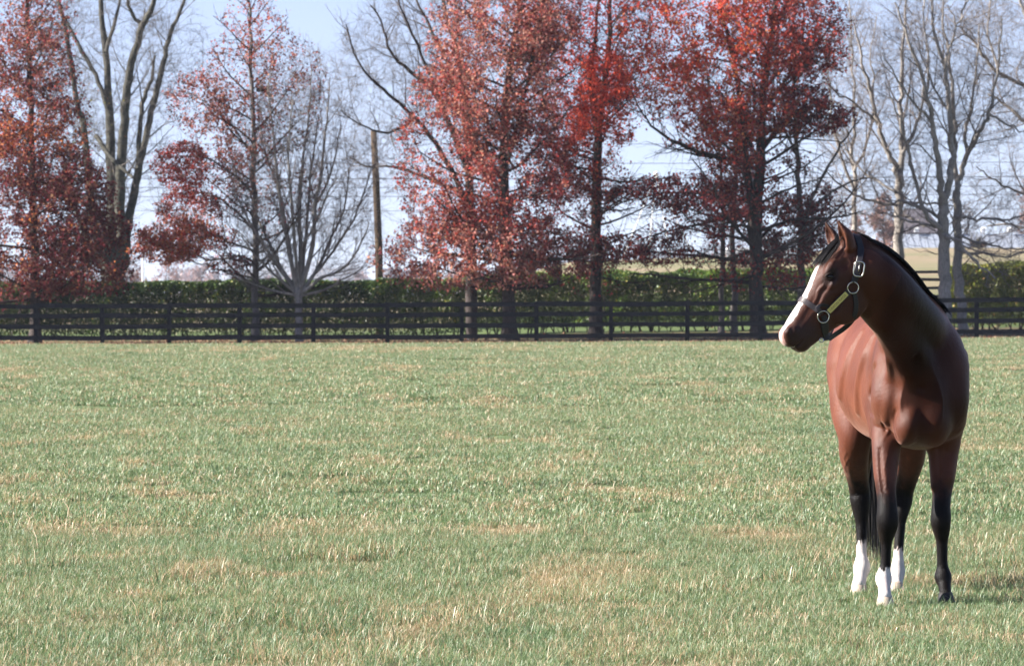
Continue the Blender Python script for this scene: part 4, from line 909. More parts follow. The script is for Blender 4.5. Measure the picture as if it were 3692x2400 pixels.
for u in (3304, 3459, 3545, 3640):
    m = MB(); c = P(u, 830, 627.5); m.box((c[0], c[1], c[2]), (0.55, 0.6, 0.45)); m.box((c[0], c[1], c[2] + 0.31), (0.75, 0.8, 0.16), None, 0.4); m.build('roof_vent', white_paint, b1)
barn('dark_barn', 'dark hip-roofed barn beyond the pale metal roof', 3215, 3405, 760, 6.0, 11.0, 14.9, 6.0, dark_roof, dark_roof, 0, 2.9)
pm = simple_mat('galvanised_post', (0.42, 0.42, 0.42), 0.6, 0.4)
for u, lab in ((3503, 'left one of two pale posts before the metal barn'), (3521, 'right one of two pale posts before the metal barn')):
    m = MB(); c = P(u, 850, 500); g0 = float(gz(c[0], 500)); m.box((c[0], 500, (g0 + c[2]) / 2), (0.12, 0.12, c[2] - g0 + 0.2)); m.box((c[0], 500, c[2] + 0.13), (0.18, 0.18, 0.06)); tag(m.build('post', pm), lab, 'post', 'posts before the barn')
def far_tree(name, label, u, v_top, v_base, ru, d, seed, pal, n=1500, size=0.35, group=None, cat='tree', zb=None):
    T = Tree(seed); b = P(u, v_base, d); g0 = float(gz(b[0], d)) if zb is None else zb
    top = P(u, v_top, d)[2]; H = top - g0; R_ = ru / F * d
    T.add_line([(b[0], d, g0 - .2), (b[0] + .1, d, g0 + H * .3), (b[0] - .1, d, g0 + H * .6), (b[0], d, g0 + H * .93)], [H * .022, H * .018, H * .011, 0.03], 'trunk', 6)
    q = dict(seg=(4, 5, 4, 3), up=(0, .06, .05, 0), wob=(0, .1, .15, .2), n=(6, 4, 3, 3), rmin=0.02, leaf_lev=2, max=2, dens=(0, 22 / H, 1.2 * 8 / H, 0), ang=(0, .9, .7, .6), ratio=(0, .4, .5, 0), lmin=(0, H * .2, H * .1, 0), thick=(0, .012, .01, .01))
    T.spawn([l for l in T.lines[('trunk', 6, 4)][0][0]], T.lines[('trunk', 6, 4)][0][1], H, 1, q, t0=0.15, prof=lambda t: R_ * (1.15 - 0.85 * abs(t - 0.35) ** 1.2), elev=lambda t: 0.15 + 0.9 * t)
    def colr(u_, v_, r_, m_):
        C__ = np.array(pal)[r_.integers(0, len(pal), m_)]; return C__ * r_.uniform(0.7, 1.3, (m_, 1))
    per = n / max(1, len(T.anchors)); lv = leaf_mesh('crown', T.anchors, lambda a, b_: np.ones(a.shape), colr, per, size, seed, H * 0.035)
    e = empty(name, (b[0], d, g0), label, cat, group)
    link('trunk', mesh_np('trunk', *T.wood('trunk')), twig_dark, e)
    w = T.wood('branches')
    if w: link('branches', mesh_np('branches', *w), twig_dark, e)['kind'] = 'stuff'
    link('crown', lv, hedge_m, e)['kind'] = 'stuff'
    return e
RB = [(0.22, 0.11, 0.085), (0.16, 0.085, 0.07), (0.28, 0.15, 0.11)]; GB = [(0.12, 0.10, 0.095), (0.16, 0.13, 0.115), (0.09, 0.08, 0.085)]; OB = [(0.34, 0.14, 0.07), (0.26, 0.11, 0.07), (0.2, 0.10, 0.08)]
far_tree('distant_tree', 'pinkish-brown round tree on the rise left of the dark barn', 3185, 728, 905, 75, 590, 301, RB, 2600, 0.3)
far_tree('distant_tree', 'lower faded brown tree on the rise, just right of the horse\'s ears', 3085, 800, 905, 48, 640, 302, RB, 1600, 0.3)
far_tree('distant_tree', 'pinkish tree at the far right edge above the metal barn', 3712, 690, 905, 60, 720, 303, RB, 1800, 0.35)
far_tree('distant_tree', 'grey bare tree behind the metal barn between the two grey trunks', 3490, 755, 905, 60, 760, 304, GB, 900, 0.3)
far_tree('distant_tree', 'rust-coloured distant tree beside the big bare tree\'s base, behind the pale post', 470, 940, 1012, 62, 1400, 305, OB, 1500, 0.5)
far_tree('distant_tree', 'faded orange distant tree left of the russet oak boughs over the hedge', 600, 950, 1012, 70, 1430, 306, OB, 1500, 0.5)
far_tree('distant_tree', 'low brown distant tree, third of the rusty ones above the hedge', 730, 968, 1012, 56, 1460, 307, RB, 1300, 0.5)
far_tree('brown_bush', 'brown and green bush at the foot of the metal barn', 3520, 893, 915, 34, 480, 308, [(0.14, 0.15, 0.05), (0.25, 0.13, 0.09)], 700, 0.16, cat='bush')
# wooded skyline, two depths
def wood_line(name, u0, u1, d, vfun, seed, pal, n):
    r = np.random.default_rng(seed); x0 = (u0 - U0) / F * d; x1 = (u1 - U0) / F * d
    px_ = F / d; N = int((x1 - x0) / 8.0); cx = r.uniform(x0, x1, N); g0 = float(gz(x0, d)) - 0.5; H = np.array([(P(0, vfun(c * F / d + U0), d)[2] - g0) * r.uniform(0.72, 1.05) for c in cx]); cy = d + r.uniform(-120, 120, N)
    per = n // N; idx = np.repeat(np.arange(N), per); m = len(idx)
    q = r.normal(0, 1, (m, 3)); q /= np.linalg.norm(q, axis=1, keepdims=True); q *= r.random((m, 1)) ** 0.4
    C_ = np.stack([cx[idx] + q[:, 0] * H[idx] * 0.36, cy[idx] + q[:, 1] * H[idx] * .36, g0 + H[idx] * (0.52 + 0.48 * q[:, 2])], 1)
    a = r.normal(0, 1, (m, 3)); a /= np.linalg.norm(a, axis=1, keepdims=True); b = np.cross(a, r.normal(0, 1, (m, 3))); b /= np.linalg.norm(b, axis=1, keepdims=True); S = (1.1 * r.uniform(.5, 1.5, m))[:, None]
    V_ = np.stack([C_ - a * S, C_ + b * S * .6, C_ + a * S, C_ - b * S * .6], 1).reshape(-1, 3); me = mesh_np(name, V_, np.arange(m * 4).reshape(-1, 4), False)
    pc = np.array(pal)[r.integers(0, len(pal), N)][idx] * r.uniform(.7, 1.3, (m, 1)); color_attr(me, np.repeat(pc, 4, axis=0).astype(np.float32), 'leafcol')
    tag(link(name, me, hedge_m), kind='stuff')
wood_line('distant_woods', -500, 1900, 3200, lambda u: 968 + 14 * math.sin(u * 0.006 + 1) + 8 * math.sin(u * 0.017), 401, GB + RB[:1], 26000)
wood_line('distant_woods', -700, 2600, 4600, lambda u: 938 + 14 * math.sin(u * 0.0047) + 7 * math.sin(u * 0.013 + 2), 402, GB, 30000)
wood_line('distant_woods', 1900, 4300, 3600, lambda u: 868 + 16 * math.sin(u * 0.005), 403, GB, 22000)
# pale post in the far left field
m = MB(); c = P(515, 925, 640); g0 = float(gz(c[0], 640)); m.tube([(c[0], 640, g0), (c[0], 640, c[2])], [0.16, 0.12], 8); m.box((c[0], 640, c[2] + 0.05), (0.5, 0.3, 0.25)); tag(m.build('lamp_post', white_paint), 'pale distant post standing before the rust-coloured tree, just above the hedge', 'post')
# white four-legged frame on the rise
fr = empty('white_frame', (P(2370, 875, 520)[0], 520, float(gz(P(2370, 875, 520)[0], 520))), 'white four-legged pyramid frame on the rise, seen through the oak boughs', 'frame')
ap = Vector(P(2366, 628, 521))
for (u, dd) in ((2238, 0), (2335, 4.0), (2420, -2.0), (2508, 2.0)):
    x = (u - U0) / F * (520 + dd); m = MB(); ft = Vector((x, 520 + dd, float(gz(x, 520 + dd)))); m.tube([ft, ap], [0.075, 0.055], 8); m.build('leg', white_paint, fr, True)
m = MB(); m.add(*uvsphere(ap, 0.28, 14, 10)); m.build('finial', white_paint, fr, True)
for t_ in (0.25, 0.5):
    m = MB(); a = Vector(P(2238, 0, 520)); f0 = Vector(((2238 - U0) / F * 520, 520, float(gz((2238 - U0) / F * 520, 520)))); f1 = Vector(((2508 - U0) / F * 522, 522, float(gz((2508 - U0) / F * 522, 522))))
    m.tube([f0.lerp(ap, t_), f1.lerp(ap, t_)], 0.045, 6); m.build('crossbar', white_paint, fr)
# white pickup on the rise
car = empty('pickup_truck', (P(2760, 1000, 330)[0], 330, float(gz(P(2760, 1000, 330)[0], 330))), 'white pickup parked on the rise, glimpsed either side of the scarlet oak\'s trunk', 'truck')
cx, cy, cz = car.location; glass = simple_mat('dark_glass', (0.02, 0.025, 0.03), 0.15, 0.6); tyre = simple_mat('tyre', (0.015, 0.015, 0.015), 0.9, 0.2); carp = simple_mat('white_car_paint', (0.78, 0.78, 0.78), 0.3, 0.5, 3, 0.03)
def prism(m, prof, y0, y1):
    n = len(prof); v = [(cx + p[0], cy + y0, cz + p[1]) for p in prof] + [(cx + p[0], cy + y1, cz + p[1]) for p in prof]
    m.add(v, [tuple(range(n)), tuple(range(2 * n - 1, n - 1, -1))] + [(i, n + i, n + (i + 1) % n, (i + 1) % n) for i in range(n)])
m = MB(); prism(m, [(-2.7, .45), (2.6, .45), (2.7, .8), (2.6, 1.15), (-2.65, 1.15), (-2.72, .9)][::-1], -.95, .95); prism(m, [(-.6, 1.155), (1.3, 1.155), (.75, 1.86), (-.45, 1.86)][::-1], -.85, .85); m.build('body', carp, car)
m = MB(); prism(m, [(-.42, 1.22), (1.08, 1.22), (.68, 1.76), (-.35, 1.76)][::-1], -.862, .862); m.build('window', glass, car)
for wx in (-1.75, 1.75):
    for wy in (-.88, .88):
        m = MB(); m.tube([(cx + wx, cy + wy - .12, cz + .38), (cx + wx, cy + wy + .12, cz + .38)], 0.38, 18); w_ = m.build('wheel', tyre, car, False)
        m = MB(); m.tube([(cx + wx, cy + wy - .135, cz + .38), (cx + wx, cy + wy + .135, cz + .38)], 0.2, 12); q = m.build('rim', white_paint, w_); q.location = (0, 0, 0)
# --- the autumn air
m = MB(); m.box((0, 2900, 13.0), (3400, 6000, 38.0)); hz_ = m.build('haze', None)
hm = NT('haze'); pv = hm.n('ShaderNodeVolumePrincipled'); pv.inputs['Density'].default_value = 0.00008; pv.inputs['Color'].default_value = (0.78, 0.86, 1.0, 1); hm.l(pv.outputs[0], hm.out.inputs['Volume'])
hz_.data.materials.append(hm.m); tag(hz_, kind='stuff')
# ================================================================== horse
# A distance field in metres, grown from tapered limbs and lofted sections, meshed by surface nets.
def smooth01(x): x = np.clip(x, 0, 1); return x * x * (3 - 2 * x)

class Field:
    def __init__(s, xs, ys, zs):
        s.x, s.y, s.z = [np.asarray(a, dtype=np.float32) for a in (xs, ys, zs)]
        s.g = np.full((len(xs), len(ys), len(zs)), 1.0, dtype=np.float32)
    def region(s, lo, hi):
        sl = []
        for a, l, h in zip((s.x, s.y, s.z), lo, hi):
            i0 = max(0, int(np.searchsorted(a, l)) - 1); i1 = min(len(a), int(np.searchsorted(a, h)) + 1)
            sl.append(slice(i0, i1))
        if any(q.stop - q.start < 1 for q in sl): return None
        sl = tuple(sl)
        return sl, s.x[sl[0]][:, None, None], s.y[sl[1]][None, :, None], s.z[sl[2]][None, None, :]
    def comb(s, sl, d, k, mode):
        a = s.g[sl]
        if mode == 'add':
            h = np.clip(0.5 + 0.5 * (a - d) / k, 0, 1)
            s.g[sl] = a + (d - a) * h - k * h * (1 - h)
        else:   # carve
            h = np.clip(0.5 - 0.5 * (a + d) / k, 0, 1)
            s.g[sl] = a + (-d - a) * h + k * h * (1 - h)
    def cone(s, a, ra, b, rb, k=0.03, mode='add', flat=None):
        """tapered limb from a to b. flat=(axis vector, factor): squeezed along that axis"""
        a = np.asarray(a, float); b = np.asarray(b, float)
        m = max(ra, rb) + 1.6 * k + 0.01
        r = s.region(np.minimum(a, b) - m, np.maximum(a, b) + m)
        if r is None: return
        sl, X, Y, Z = r
        ab = b - a; L2 = float(ab @ ab) + 1e-9
        px, py, pz = X - a[0], Y - a[1], Z - a[2]
        t = np.clip((px * ab[0] + py * ab[1] + pz * ab[2]) / L2, 0, 1)
        qx, qy, qz = px - t * ab[0], py - t * ab[1], pz - t * ab[2]
        d2 = qx * qx + qy * qy + qz * qz
        if flat is not None:
            n = np.asarray(flat[0], float); n = n / np.linalg.norm(n)
            c = qx * n[0] + qy * n[1] + qz * n[2]
            d2 = d2 + c * c * (1 / flat[1] ** 2 - 1)
        s.comb(sl, (np.sqrt(d2) - (ra + (rb - ra) * t)).astype(np.float32), k, mode)
    def chain(s, pts, k=0.03, mode='add', flat=None, sub=5):
        """one smooth limb through (point, radius) pairs, joined to the field once"""
        A = np.array([np.append(np.asarray(p, float), r) for p, r in pts])
        if len(A) > 2 and sub > 1:
            E = np.vstack([2 * A[0] - A[1], A, 2 * A[-1] - A[-2]]); out = []
            for i in range(1, len(E) - 2):
                gap = np.linalg.norm(E[i + 1][:3] - E[i][:3]); sub = int(np.clip(gap / (0.07 * max(E[i][3], 0.004)), 3, 26))
                for j in range(sub):
                    t = j / sub
                    out.append(0.5 * (2 * E[i] + (E[i + 1] - E[i - 1]) * t + (2 * E[i - 1] - 5 * E[i] + 4 * E[i + 1] - E[i + 2]) * t * t
                                      + (3 * E[i] - E[i - 1] - 3 * E[i + 1] + E[i + 2]) * t ** 3))
            A = np.array(out + [A[-1]])
        m = A[:, 3].max() + 1.6 * k + 0.01
        r = s.region(A[:, :3].min(0) - m, A[:, :3].max(0) + m)
        if r is None: return
        sl, X, Y, Z = r
        D = np.full((X.shape[0], Y.shape[1], Z.shape[2]), 9.0, np.float32)
        sub_f = Field(X.ravel(), Y.ravel(), Z.ravel()); sub_f.g = D
        for a, b in zip(A[:-1], A[1:]):
            mm = max(a[3], b[3]) + 1.6 * k + 0.012
            q = sub_f.region(np.minimum(a[:3], b[:3]) - mm, np.maximum(a[:3], b[:3]) + mm)
            if q is None: continue
            s2, x, y, z = q
            ab = b[:3] - a[:3]; L2 = float(ab @ ab) + 1e-9
            t = np.clip(((x - a[0]) * ab[0] + (y - a[1]) * ab[1] + (z - a[2]) * ab[2]) / L2, 0, 1)
            d = np.sqrt((x - a[0] - t * ab[0]) ** 2 + (y - a[1] - t * ab[1]) ** 2 + (z - a[2] - t * ab[2]) ** 2) - (a[3] + (b[3] - a[3]) * t)
            D[s2] = np.minimum(D[s2], d)
        s.comb(sl, D, k, mode)
    def val(s, x, y, z):
        out = []
        for A, q in ((s.x, x), (s.y, y), (s.z, z)):
            i = np.clip(np.searchsorted(A, q) - 1, 0, len(A) - 2); out.append((i, np.clip((q - A[i]) / (A[i + 1] - A[i]), 0, 1)))
        (i, a), (j, b), (k, c) = out; r = 0
        for di in (0, 1):
            for dj in (0, 1):
                for dk in (0, 1):
                    r = r + s.g[i + di, j + dj, k + dk] * (a if di else 1 - a) * (b if dj else 1 - b) * (c if dk else 1 - c)
        return r
    def surf(s, u, v, d0=24.98, d1=27.6):
        """first point of the skin seen along this sight line"""
        ds = np.arange(d0, d1, 0.004)
        gv = s.val((u - U0) / F * ds, ds, HC - (v - V0) / F * ds)
        hit = np.nonzero(gv < 0)[0]
        if len(hit) == 0 or hit[0] == 0: return None
        q = hit[0]; d = ds[q - 1] + 0.004 * gv[q - 1] / (gv[q - 1] - gv[q])
        return np.array(((u - U0) / F * d, d, HC - (v - V0) / F * d))
    def fold(s, pts, r, depth, k=0.01, mode='add', d0=24.98):
        """ridge (add) or crease (carve) laid on the skin through picture points; depth = how far the rod's axis is sunk"""
        out = []
        for q in pts:
            p = s.surf(q[0], q[1], d0)
            if p is None: continue
            w = q[2] if len(q) > 2 else 1.0
            out.append((p + np.array((0, depth, 0)), r * w))
        if len(out) > 1: s.chain(out, k, mode)
    def ell(s, c, R, rad, k=0.03, mode='add'):
        """ellipsoid, R rows = axes, rad = three radii"""
        c = np.asarray(c, float); rad = np.asarray(rad, float); R = np.asarray(R, float)
        R = R / np.linalg.norm(R, axis=1)[:, None]
        ext = np.sqrt(((R * rad[:, None]) ** 2).sum(0)) + 1.6 * k + 0.01
        r = s.region(c - ext, c + ext)
        if r is None: return
        sl, X, Y, Z = r
        px, py, pz = X - c[0], Y - c[1], Z - c[2]
        k0 = 0; k1 = 0
        for i in range(3):
            q = px * R[i, 0] + py * R[i, 1] + pz * R[i, 2]
            k0 = k0 + (q / rad[i]) ** 2; k1 = k1 + (q / rad[i] ** 2) ** 2
        k0 = np.sqrt(k0); k1 = np.sqrt(k1) + 1e-9
        s.comb(sl, (k0 * (k0 - 1) / k1).astype(np.float32), k, mode)
    def loft(s, O, A, N, L, secs, k=0.03, ex=2.3, mode='add'):
        """sections along A from O: (s, t_front, t_back, half width, [widest t 0..1]); N = front normal, L = lateral"""
        O, A, N, L = [np.asarray(q, float) for q in (O, A, N, L)]
        S = np.array([[q[0], q[1], q[2], q[3], (q[4] if len(q) > 4 else 0.5)] for q in secs], float)
        pts = []
        for q in S:
            for t in (q[1], q[2]):
                for w in (-q[3], q[3]): pts.append(O + A * q[0] + N * t + L * w)
        pts = np.array(pts); m = 2 * k + 0.02
        r = s.region(pts.min(0) - m, pts.max(0) + m)
        sl, X, Y, Z = r
        px, py, pz = X - O[0], Y - O[1], Z - O[2]
        a = px * A[0] + py * A[1] + pz * A[2]
        t = px * N[0] + py * N[1] + pz * N[2]
        l = px * L[0] + py * L[1] + pz * L[2]
        ss = np.linspace(S[0, 0], S[-1, 0], 400)
        def sm(col):   # monotone-ish smooth interpolation: linear then box blur
            v = np.interp(ss, S[:, 0], S[:, col]); w = 25
            vp = np.concatenate([np.full(w, v[0]), v, np.full(w, v[-1])])
            return np.convolve(vp, np.hanning(2 * w + 1) / np.hanning(2 * w + 1).sum(), 'same')[w:-w]
        tf, tb, hw, pk = [np.interp(a.ravel(), ss, sm(c)).reshape(a.shape) for c in (1, 2, 3, 4)]
        f = (t - tb) / (tf - tb)            # 0 back .. 1 front
        e1 = np.where(f > pk, (f - pk) / (1 - pk), (pk - f) / pk)
        q = (np.abs(e1) ** ex + np.abs(l / hw) ** ex) ** (1 / ex)
        d = (q - 1) * np.minimum((tf - tb) / 2, hw) * 0.95
        over = np.maximum(S[0, 0] - a, a - S[-1, 0])
        d = np.maximum(d, 0) * 0 + np.where(over > 0, np.sqrt(np.maximum(d, 0) ** 2 + over ** 2), np.maximum(d, np.maximum(over, -0.2)) * 1.0)
        s.comb(sl, d.astype(np.float32), k, mode)

def surface_nets(g, xs, ys, zs):
    ins = g < 0
    nx, ny, nz = g.shape
    c = np.zeros((nx - 1, ny - 1, nz - 1), dtype=np.uint8)
    for i in (0, 1):
        for j in (0, 1):
            for k in (0, 1):
                c += ins[i:nx - 1 + i, j:ny - 1 + j, k:nz - 1 + k]
    act = (c > 0) & (c < 8)
    I = np.argwhere(act)
    idx = np.full(act.shape, -1, dtype=np.int32); idx[act] = np.arange(len(I))
    corn = [(i, j, k) for i in (0, 1) for j in (0, 1) for k in (0, 1)]
    gv = {q: g[I[:, 0] + q[0], I[:, 1] + q[1], I[:, 2] + q[2]] for q in corn}
    acc = np.zeros((len(I), 3)); cnt = np.zeros(len(I))
    for a in corn:
        for ax in range(3):
            if a[ax]: continue
            b = list(a); b[ax] = 1; b = tuple(b)
            va, vb = gv[a], gv[b]
            cr = (va < 0) != (vb < 0)
            t = np.where(cr, va / np.where(cr, va - vb, 1), 0)
            p = np.array(a, float)[None, :].repeat(len(I), 0); p[:, ax] += t
            acc[cr] += p[cr]; cnt[cr] += 1
    fr = acc / cnt[:, None]
    V = np.empty((len(I), 3))
    for ax, A in enumerate((xs, ys, zs)):
        A = np.asarray(A, float); V[:, ax] = A[I[:, ax]] + (A[I[:, ax] + 1] - A[I[:, ax]]) * fr[:, ax]
    quads = []
    for ax in range(3):
        sa = [slice(None)] * 3; sb = [slice(None)] * 3
        sa[ax] = slice(0, -1); sb[ax] = slice(1, None)
        cross = ins[tuple(sa)] != ins[tuple(sb)]
        E = np.argwhere(cross)
        o1, o2 = [q for q in range(3) if q != ax]
        E = E[(E[:, o1] > 0) & (E[:, o2] > 0) & (E[:, o1] < g.shape[o1] - 1) & (E[:, o2] < g.shape[o2] - 1)]
        def cell(d1, d2):
            q = E.copy(); q[:, o1] -= d1; q[:, o2] -= d2
            return idx[q[:, 0], q[:, 1], q[:, 2]]
        q = np.stack([cell(1, 1), cell(0, 1), cell(0, 0), cell(1, 0)], 1)
        inside = ins[E[:, 0], E[:, 1], E[:, 2]]
        flip = inside if ax != 1 else ~inside
        q[~flip] = q[~flip][:, ::-1]
        quads.append(q)
    Q = np.concatenate(quads); Q = Q[(Q >= 0).all(1)]
    return V, Q

def relax(V, Q, it=2, lam=0.5, mask=None):
    E = np.concatenate([Q[:, [0, 1]], Q[:, [1, 2]], Q[:, [2, 3]], Q[:, [3, 0]]])
    n = len(V)
    deg = np.bincount(E[:, 0], minlength=n) + np.bincount(E[:, 1], minlength=n)
    deg = np.maximum(deg, 1)[:, None]
    for _ in range(it):
        for L in (lam, -lam * 1.04):
            s = np.stack([np.bincount(E[:, 0], V[E[:, 1], c], n) + np.bincount(E[:, 1], V[E[:, 0], c], n) for c in range(3)], 1)
            D = s / deg - V
            V = V + D * L
    return V

def ax_nonuni(segs):
    out = [segs[0][0]]
    for a, b, h in segs:
        n = max(1, int(round((b - a) / h)))
        out += list(np.linspace(a, b, n + 1)[1:])
    return np.array(out)

HX = ax_nonuni([(1.34, 2.56, 0.0055)])
HY = ax_nonuni([(24.95, 25.75, 0.0048), (25.75, 27.75, 0.009)])
HZ = ax_nonuni([(-0.03, 1.2, 0.0068), (1.2, 2.1, 0.0048)])
FD = Field(HX, HY, HZ)
def px(r, d): return r * d / F     # picture pixels at distance d -> metres
def PD(u, v, w): return P(u, v, 26.0 + w)

# --- trunk: lofted along depth (A = +Y), N = up, L = across
def trunk():
    # w, centre column u, top row v, bottom row v, half width px
    S = [(-0.16, 3322, 1330, 1560, 70), (-0.08, 3322, 1230, 1600, 118), (0.02, 3322, 1150, 1612, 146), (0.14, 3318, 1085, 1622, 160),
         (0.30, 3306, 1052, 1618, 170), (0.50, 3272, 1075, 1612, 196), (0.70, 3240, 1108, 1602, 216),
         (0.88, 3218, 1112, 1570, 208), (1.02, 3202, 1085, 1500, 176), (1.24, 3172, 1062, 1440, 160), (1.40, 3154, 1085, 1400, 150),
         (1.52, 3140, 1130, 1380, 140), (1.60, 3136, 1180, 1350, 90)]
    O = np.array((0, 26.0, 0.0)); A = np.array((0, 1.0, 0)); N = np.array((0, 0, 1.0)); L = np.array((1.0, 0, 0))
    # lofts want a straight axis: shear by baking the column into short pieces is avoided by lofting in a skewed frame
    secs = []
    for w, u, vt, vb, hw in S:
        d = 26 + w
        secs.append((w, HC - (vt - V0) / F * d, HC - (vb - V0) / F * d, px(hw, d), (u - U0) / F * d))
    S = np.array(secs)
    lo = (S[:, 4].min() - 0.5, 26 + S[0, 0] - 0.12, 0.6); hi = (S[:, 4].max() + 0.5, 26 + S[-1, 0] + 0.12, 1.9)
    sl, X, Y, Z = FD.region(lo, hi)
    w = (Y - 26.0).ravel()
    ss = np.linspace(S[0, 0], S[-1, 0], 400)
    def sm(c):
        v = np.interp(ss, S[:, 0], S[:, c]); k = 18
        vp = np.concatenate([np.full(k, v[0]), v, np.full(k, v[-1])]); h = np.hanning(2 * k + 1); h /= h.sum()
        return np.interp(w, ss, np.convolve(vp, h, 'same')[k:-k])[None, :, None]
    zt, zb, hw, cx = sm(1), sm(2), sm(3), sm(4)
    f = (Z - zb) / (zt - zb); pk = 0.44
    e = np.where(f > pk, (f - pk) / (1 - pk), (pk - f) / pk)
    ex = np.where(f > pk, 1.75, 2.2)
    # narrower towards the spine
    q = (np.abs(e) ** ex + np.abs((X - cx) / hw) ** ex) ** (1 / ex)
    d = (q - 1) * np.minimum((zt - zb) / 2, hw) * 0.95
    over = np.maximum(S[0, 0] - w, w - S[-1, 0])[None, :, None]
    d = np.where(over > 0, np.sqrt(np.maximum(d, 0) ** 2 + over ** 2), np.maximum(d, over))
    FD.comb(sl, d.astype(np.float32), 0.02, 'add')
trunk()
I3 = np.eye(3)
def rotm(ax, ay, az):
    return np.array(Matrix.Rotation(az, 3, 'Z') @ Matrix.Rotation(ay, 3, 'Y') @ Matrix.Rotation(ax, 3, 'X')).T

# --- neck: from the chest forward, up and round to the left
def nk(u, v, w, r): return (PD(u, v, w), px(r, 26 + w))
FD.chain([nk(3325, 1265, 0.22, 128), nk(3292, 1195, 0.02, 122), nk(3247, 1128, -0.20, 114), nk(3204, 1070, -0.38, 108),
          nk(3162, 1018, -0.48, 100), nk(3116, 974, -0.52, 92)], 0.05)
# crest line, thin
FD.chain([nk(3345, 1190, 0.36, 74), nk(3306, 1104, 0.16, 54), nk(3257, 1024, -0.06, 46), nk(3208, 966, -0.26, 43), nk(3150, 920, -0.43, 41), nk(3088, 890, -0.50, 38)], 0.05)
# underside of the neck, windpipe, gullet
FD.chain([nk(3305, 1370, 0.0, 92), nk(3276, 1285, -0.14, 78), nk(3238, 1212, -0.28, 68), nk(3192, 1158, -0.42, 58), nk(3146, 1108, -0.48, 54)], 0.05)
FD.ell(PD(3392, 1310, 0.14), I3, (px(84, 26), 0.18, px(120, 26)), 0.08)     # left shoulder mass
FD.ell(PD(3244, 1300, 0.16), I3, (px(84, 26), 0.20, px(135, 26)), 0.08)     # right shoulder mass
# --- chest
FD.chain([nk(3205, 1330, 0.06, 52), nk(3198, 1440, 0.0, 58), nk(3200, 1520, 0.08, 52)], 0.07)      # point of shoulder
FD.chain([nk(3430, 1330, 0.10, 52), nk(3436, 1440, 0.02, 52), nk(3428, 1520, 0.10, 50)], 0.07)
FD.ell(PD(3274, 1534, -0.105), rotm(0.12, 0.20, 0.1), (px(50, 26), 0.10, px(74, 26)), 0.028)  # pectorals, each side of the groove
FD.ell(PD(3364, 1530, -0.066), rotm(0.12, -0.16, -0.1), (px(58, 26), 0.10, px(78, 26)), 0.045)
# upper arms
FD.chain([nk(3188, 1450, 0.08, 42), nk(3184, 1540, 0.16, 46), nk(3190, 1600, 0.16, 44)], 0.04)
FD.chain([nk(3438, 1440, 0.08, 46), nk(3428, 1540, 0.18, 46), nk(3412, 1600, 0.18, 44)], 0.04)
# triceps line
FD.chain([nk(3172, 1290, 0.38, 50), nk(3168, 1440, 0.36, 52), nk(3176, 1560, 0.28, 42)], 0.06)
FD.chain([nk(3446, 1290, 0.36, 44), nk(3446, 1440, 0.34, 46), nk(3432, 1550, 0.28, 40)], 0.06)
# --- forelegs
def foreleg(C, w0):
    """C rows: (u, v, r, dw)"""
    FD.chain([(PD(u, v, w0 + dw), px(r, 26)) for (u, v, r, dw) in C], 0.014)
# right fore (left in the picture)
foreleg([(3192, 1540, 48, 0.18), (3190, 1610, 46, 0.12), (3191, 1700, 41, 0.07), (3196, 1780, 35, 0.03), (3199, 1830, 36, 0.0),
         (3200, 1865, 39.5, -0.01), (3200, 1892, 38, -0.01), (3197, 1928, 28, 0.01), (3196, 1962, 20, 0.02), (3194, 2030, 18.5, 0.02),
         (3189, 2062, 24, 0.02), (3187, 2086, 30, 0.015), (3189, 2112, 23, -0.02), (3192, 2150, 23, -0.07)], -0.10)
foreleg([(3198, 1880, 22, 0.05), (3196, 1950, 15, 0.06), (3193, 2040, 15, 0.062), (3189, 2084, 24, 0.05)], -0.10)   # tendons
FD.chain([(PD(3174, 1600, 0.08), px(28, 26)), (PD(3176, 1720, 0.0), px(19, 26))], 0.03)
FD.chain([(PD(3218, 1600, 0.02), px(32, 26)), (PD(3208, 1720, -0.03), px(20, 26))], 0.03)
FD.ell(PD(3229, 1810, 0.0), I3, (0.010, 0.014, 0.02), 0.006)
# left fore
foreleg([(3410, 1540, 50, 0.18), (3408, 1610, 48, 0.12), (3404, 1700, 43, 0.07), (3397, 1780, 35, 0.03), (3394, 1825, 34, 0.0),
         (3393, 1862, 37, -0.01), (3393, 1888, 35.5, -0.01), (3396, 1925, 27, 0.01), (3397, 1955, 21, 0.02), (3398, 2030, 19, 0.02),
         (3400, 2056, 24, 0.02), (3401, 2080, 31, 0.015), (3406, 2108, 23, -0.02), (3411, 2150, 22, -0.07)], 0.10)
foreleg([(3395, 1875, 22, 0.05), (3397, 1945, 15, 0.06), (3400, 2036, 15, 0.062), (3403, 2078, 24, 0.05)], 0.05)
FD.chain([(PD(3376, 1630, 0.16), px(30, 26)), (PD(3374, 1750, 0.12), px(17, 26))], 0.03)
FD.chain([(PD(3430, 1600, 0.18), px(30, 26)), (PD(3416, 1720, 0.12), px(20, 26))], 0.03)
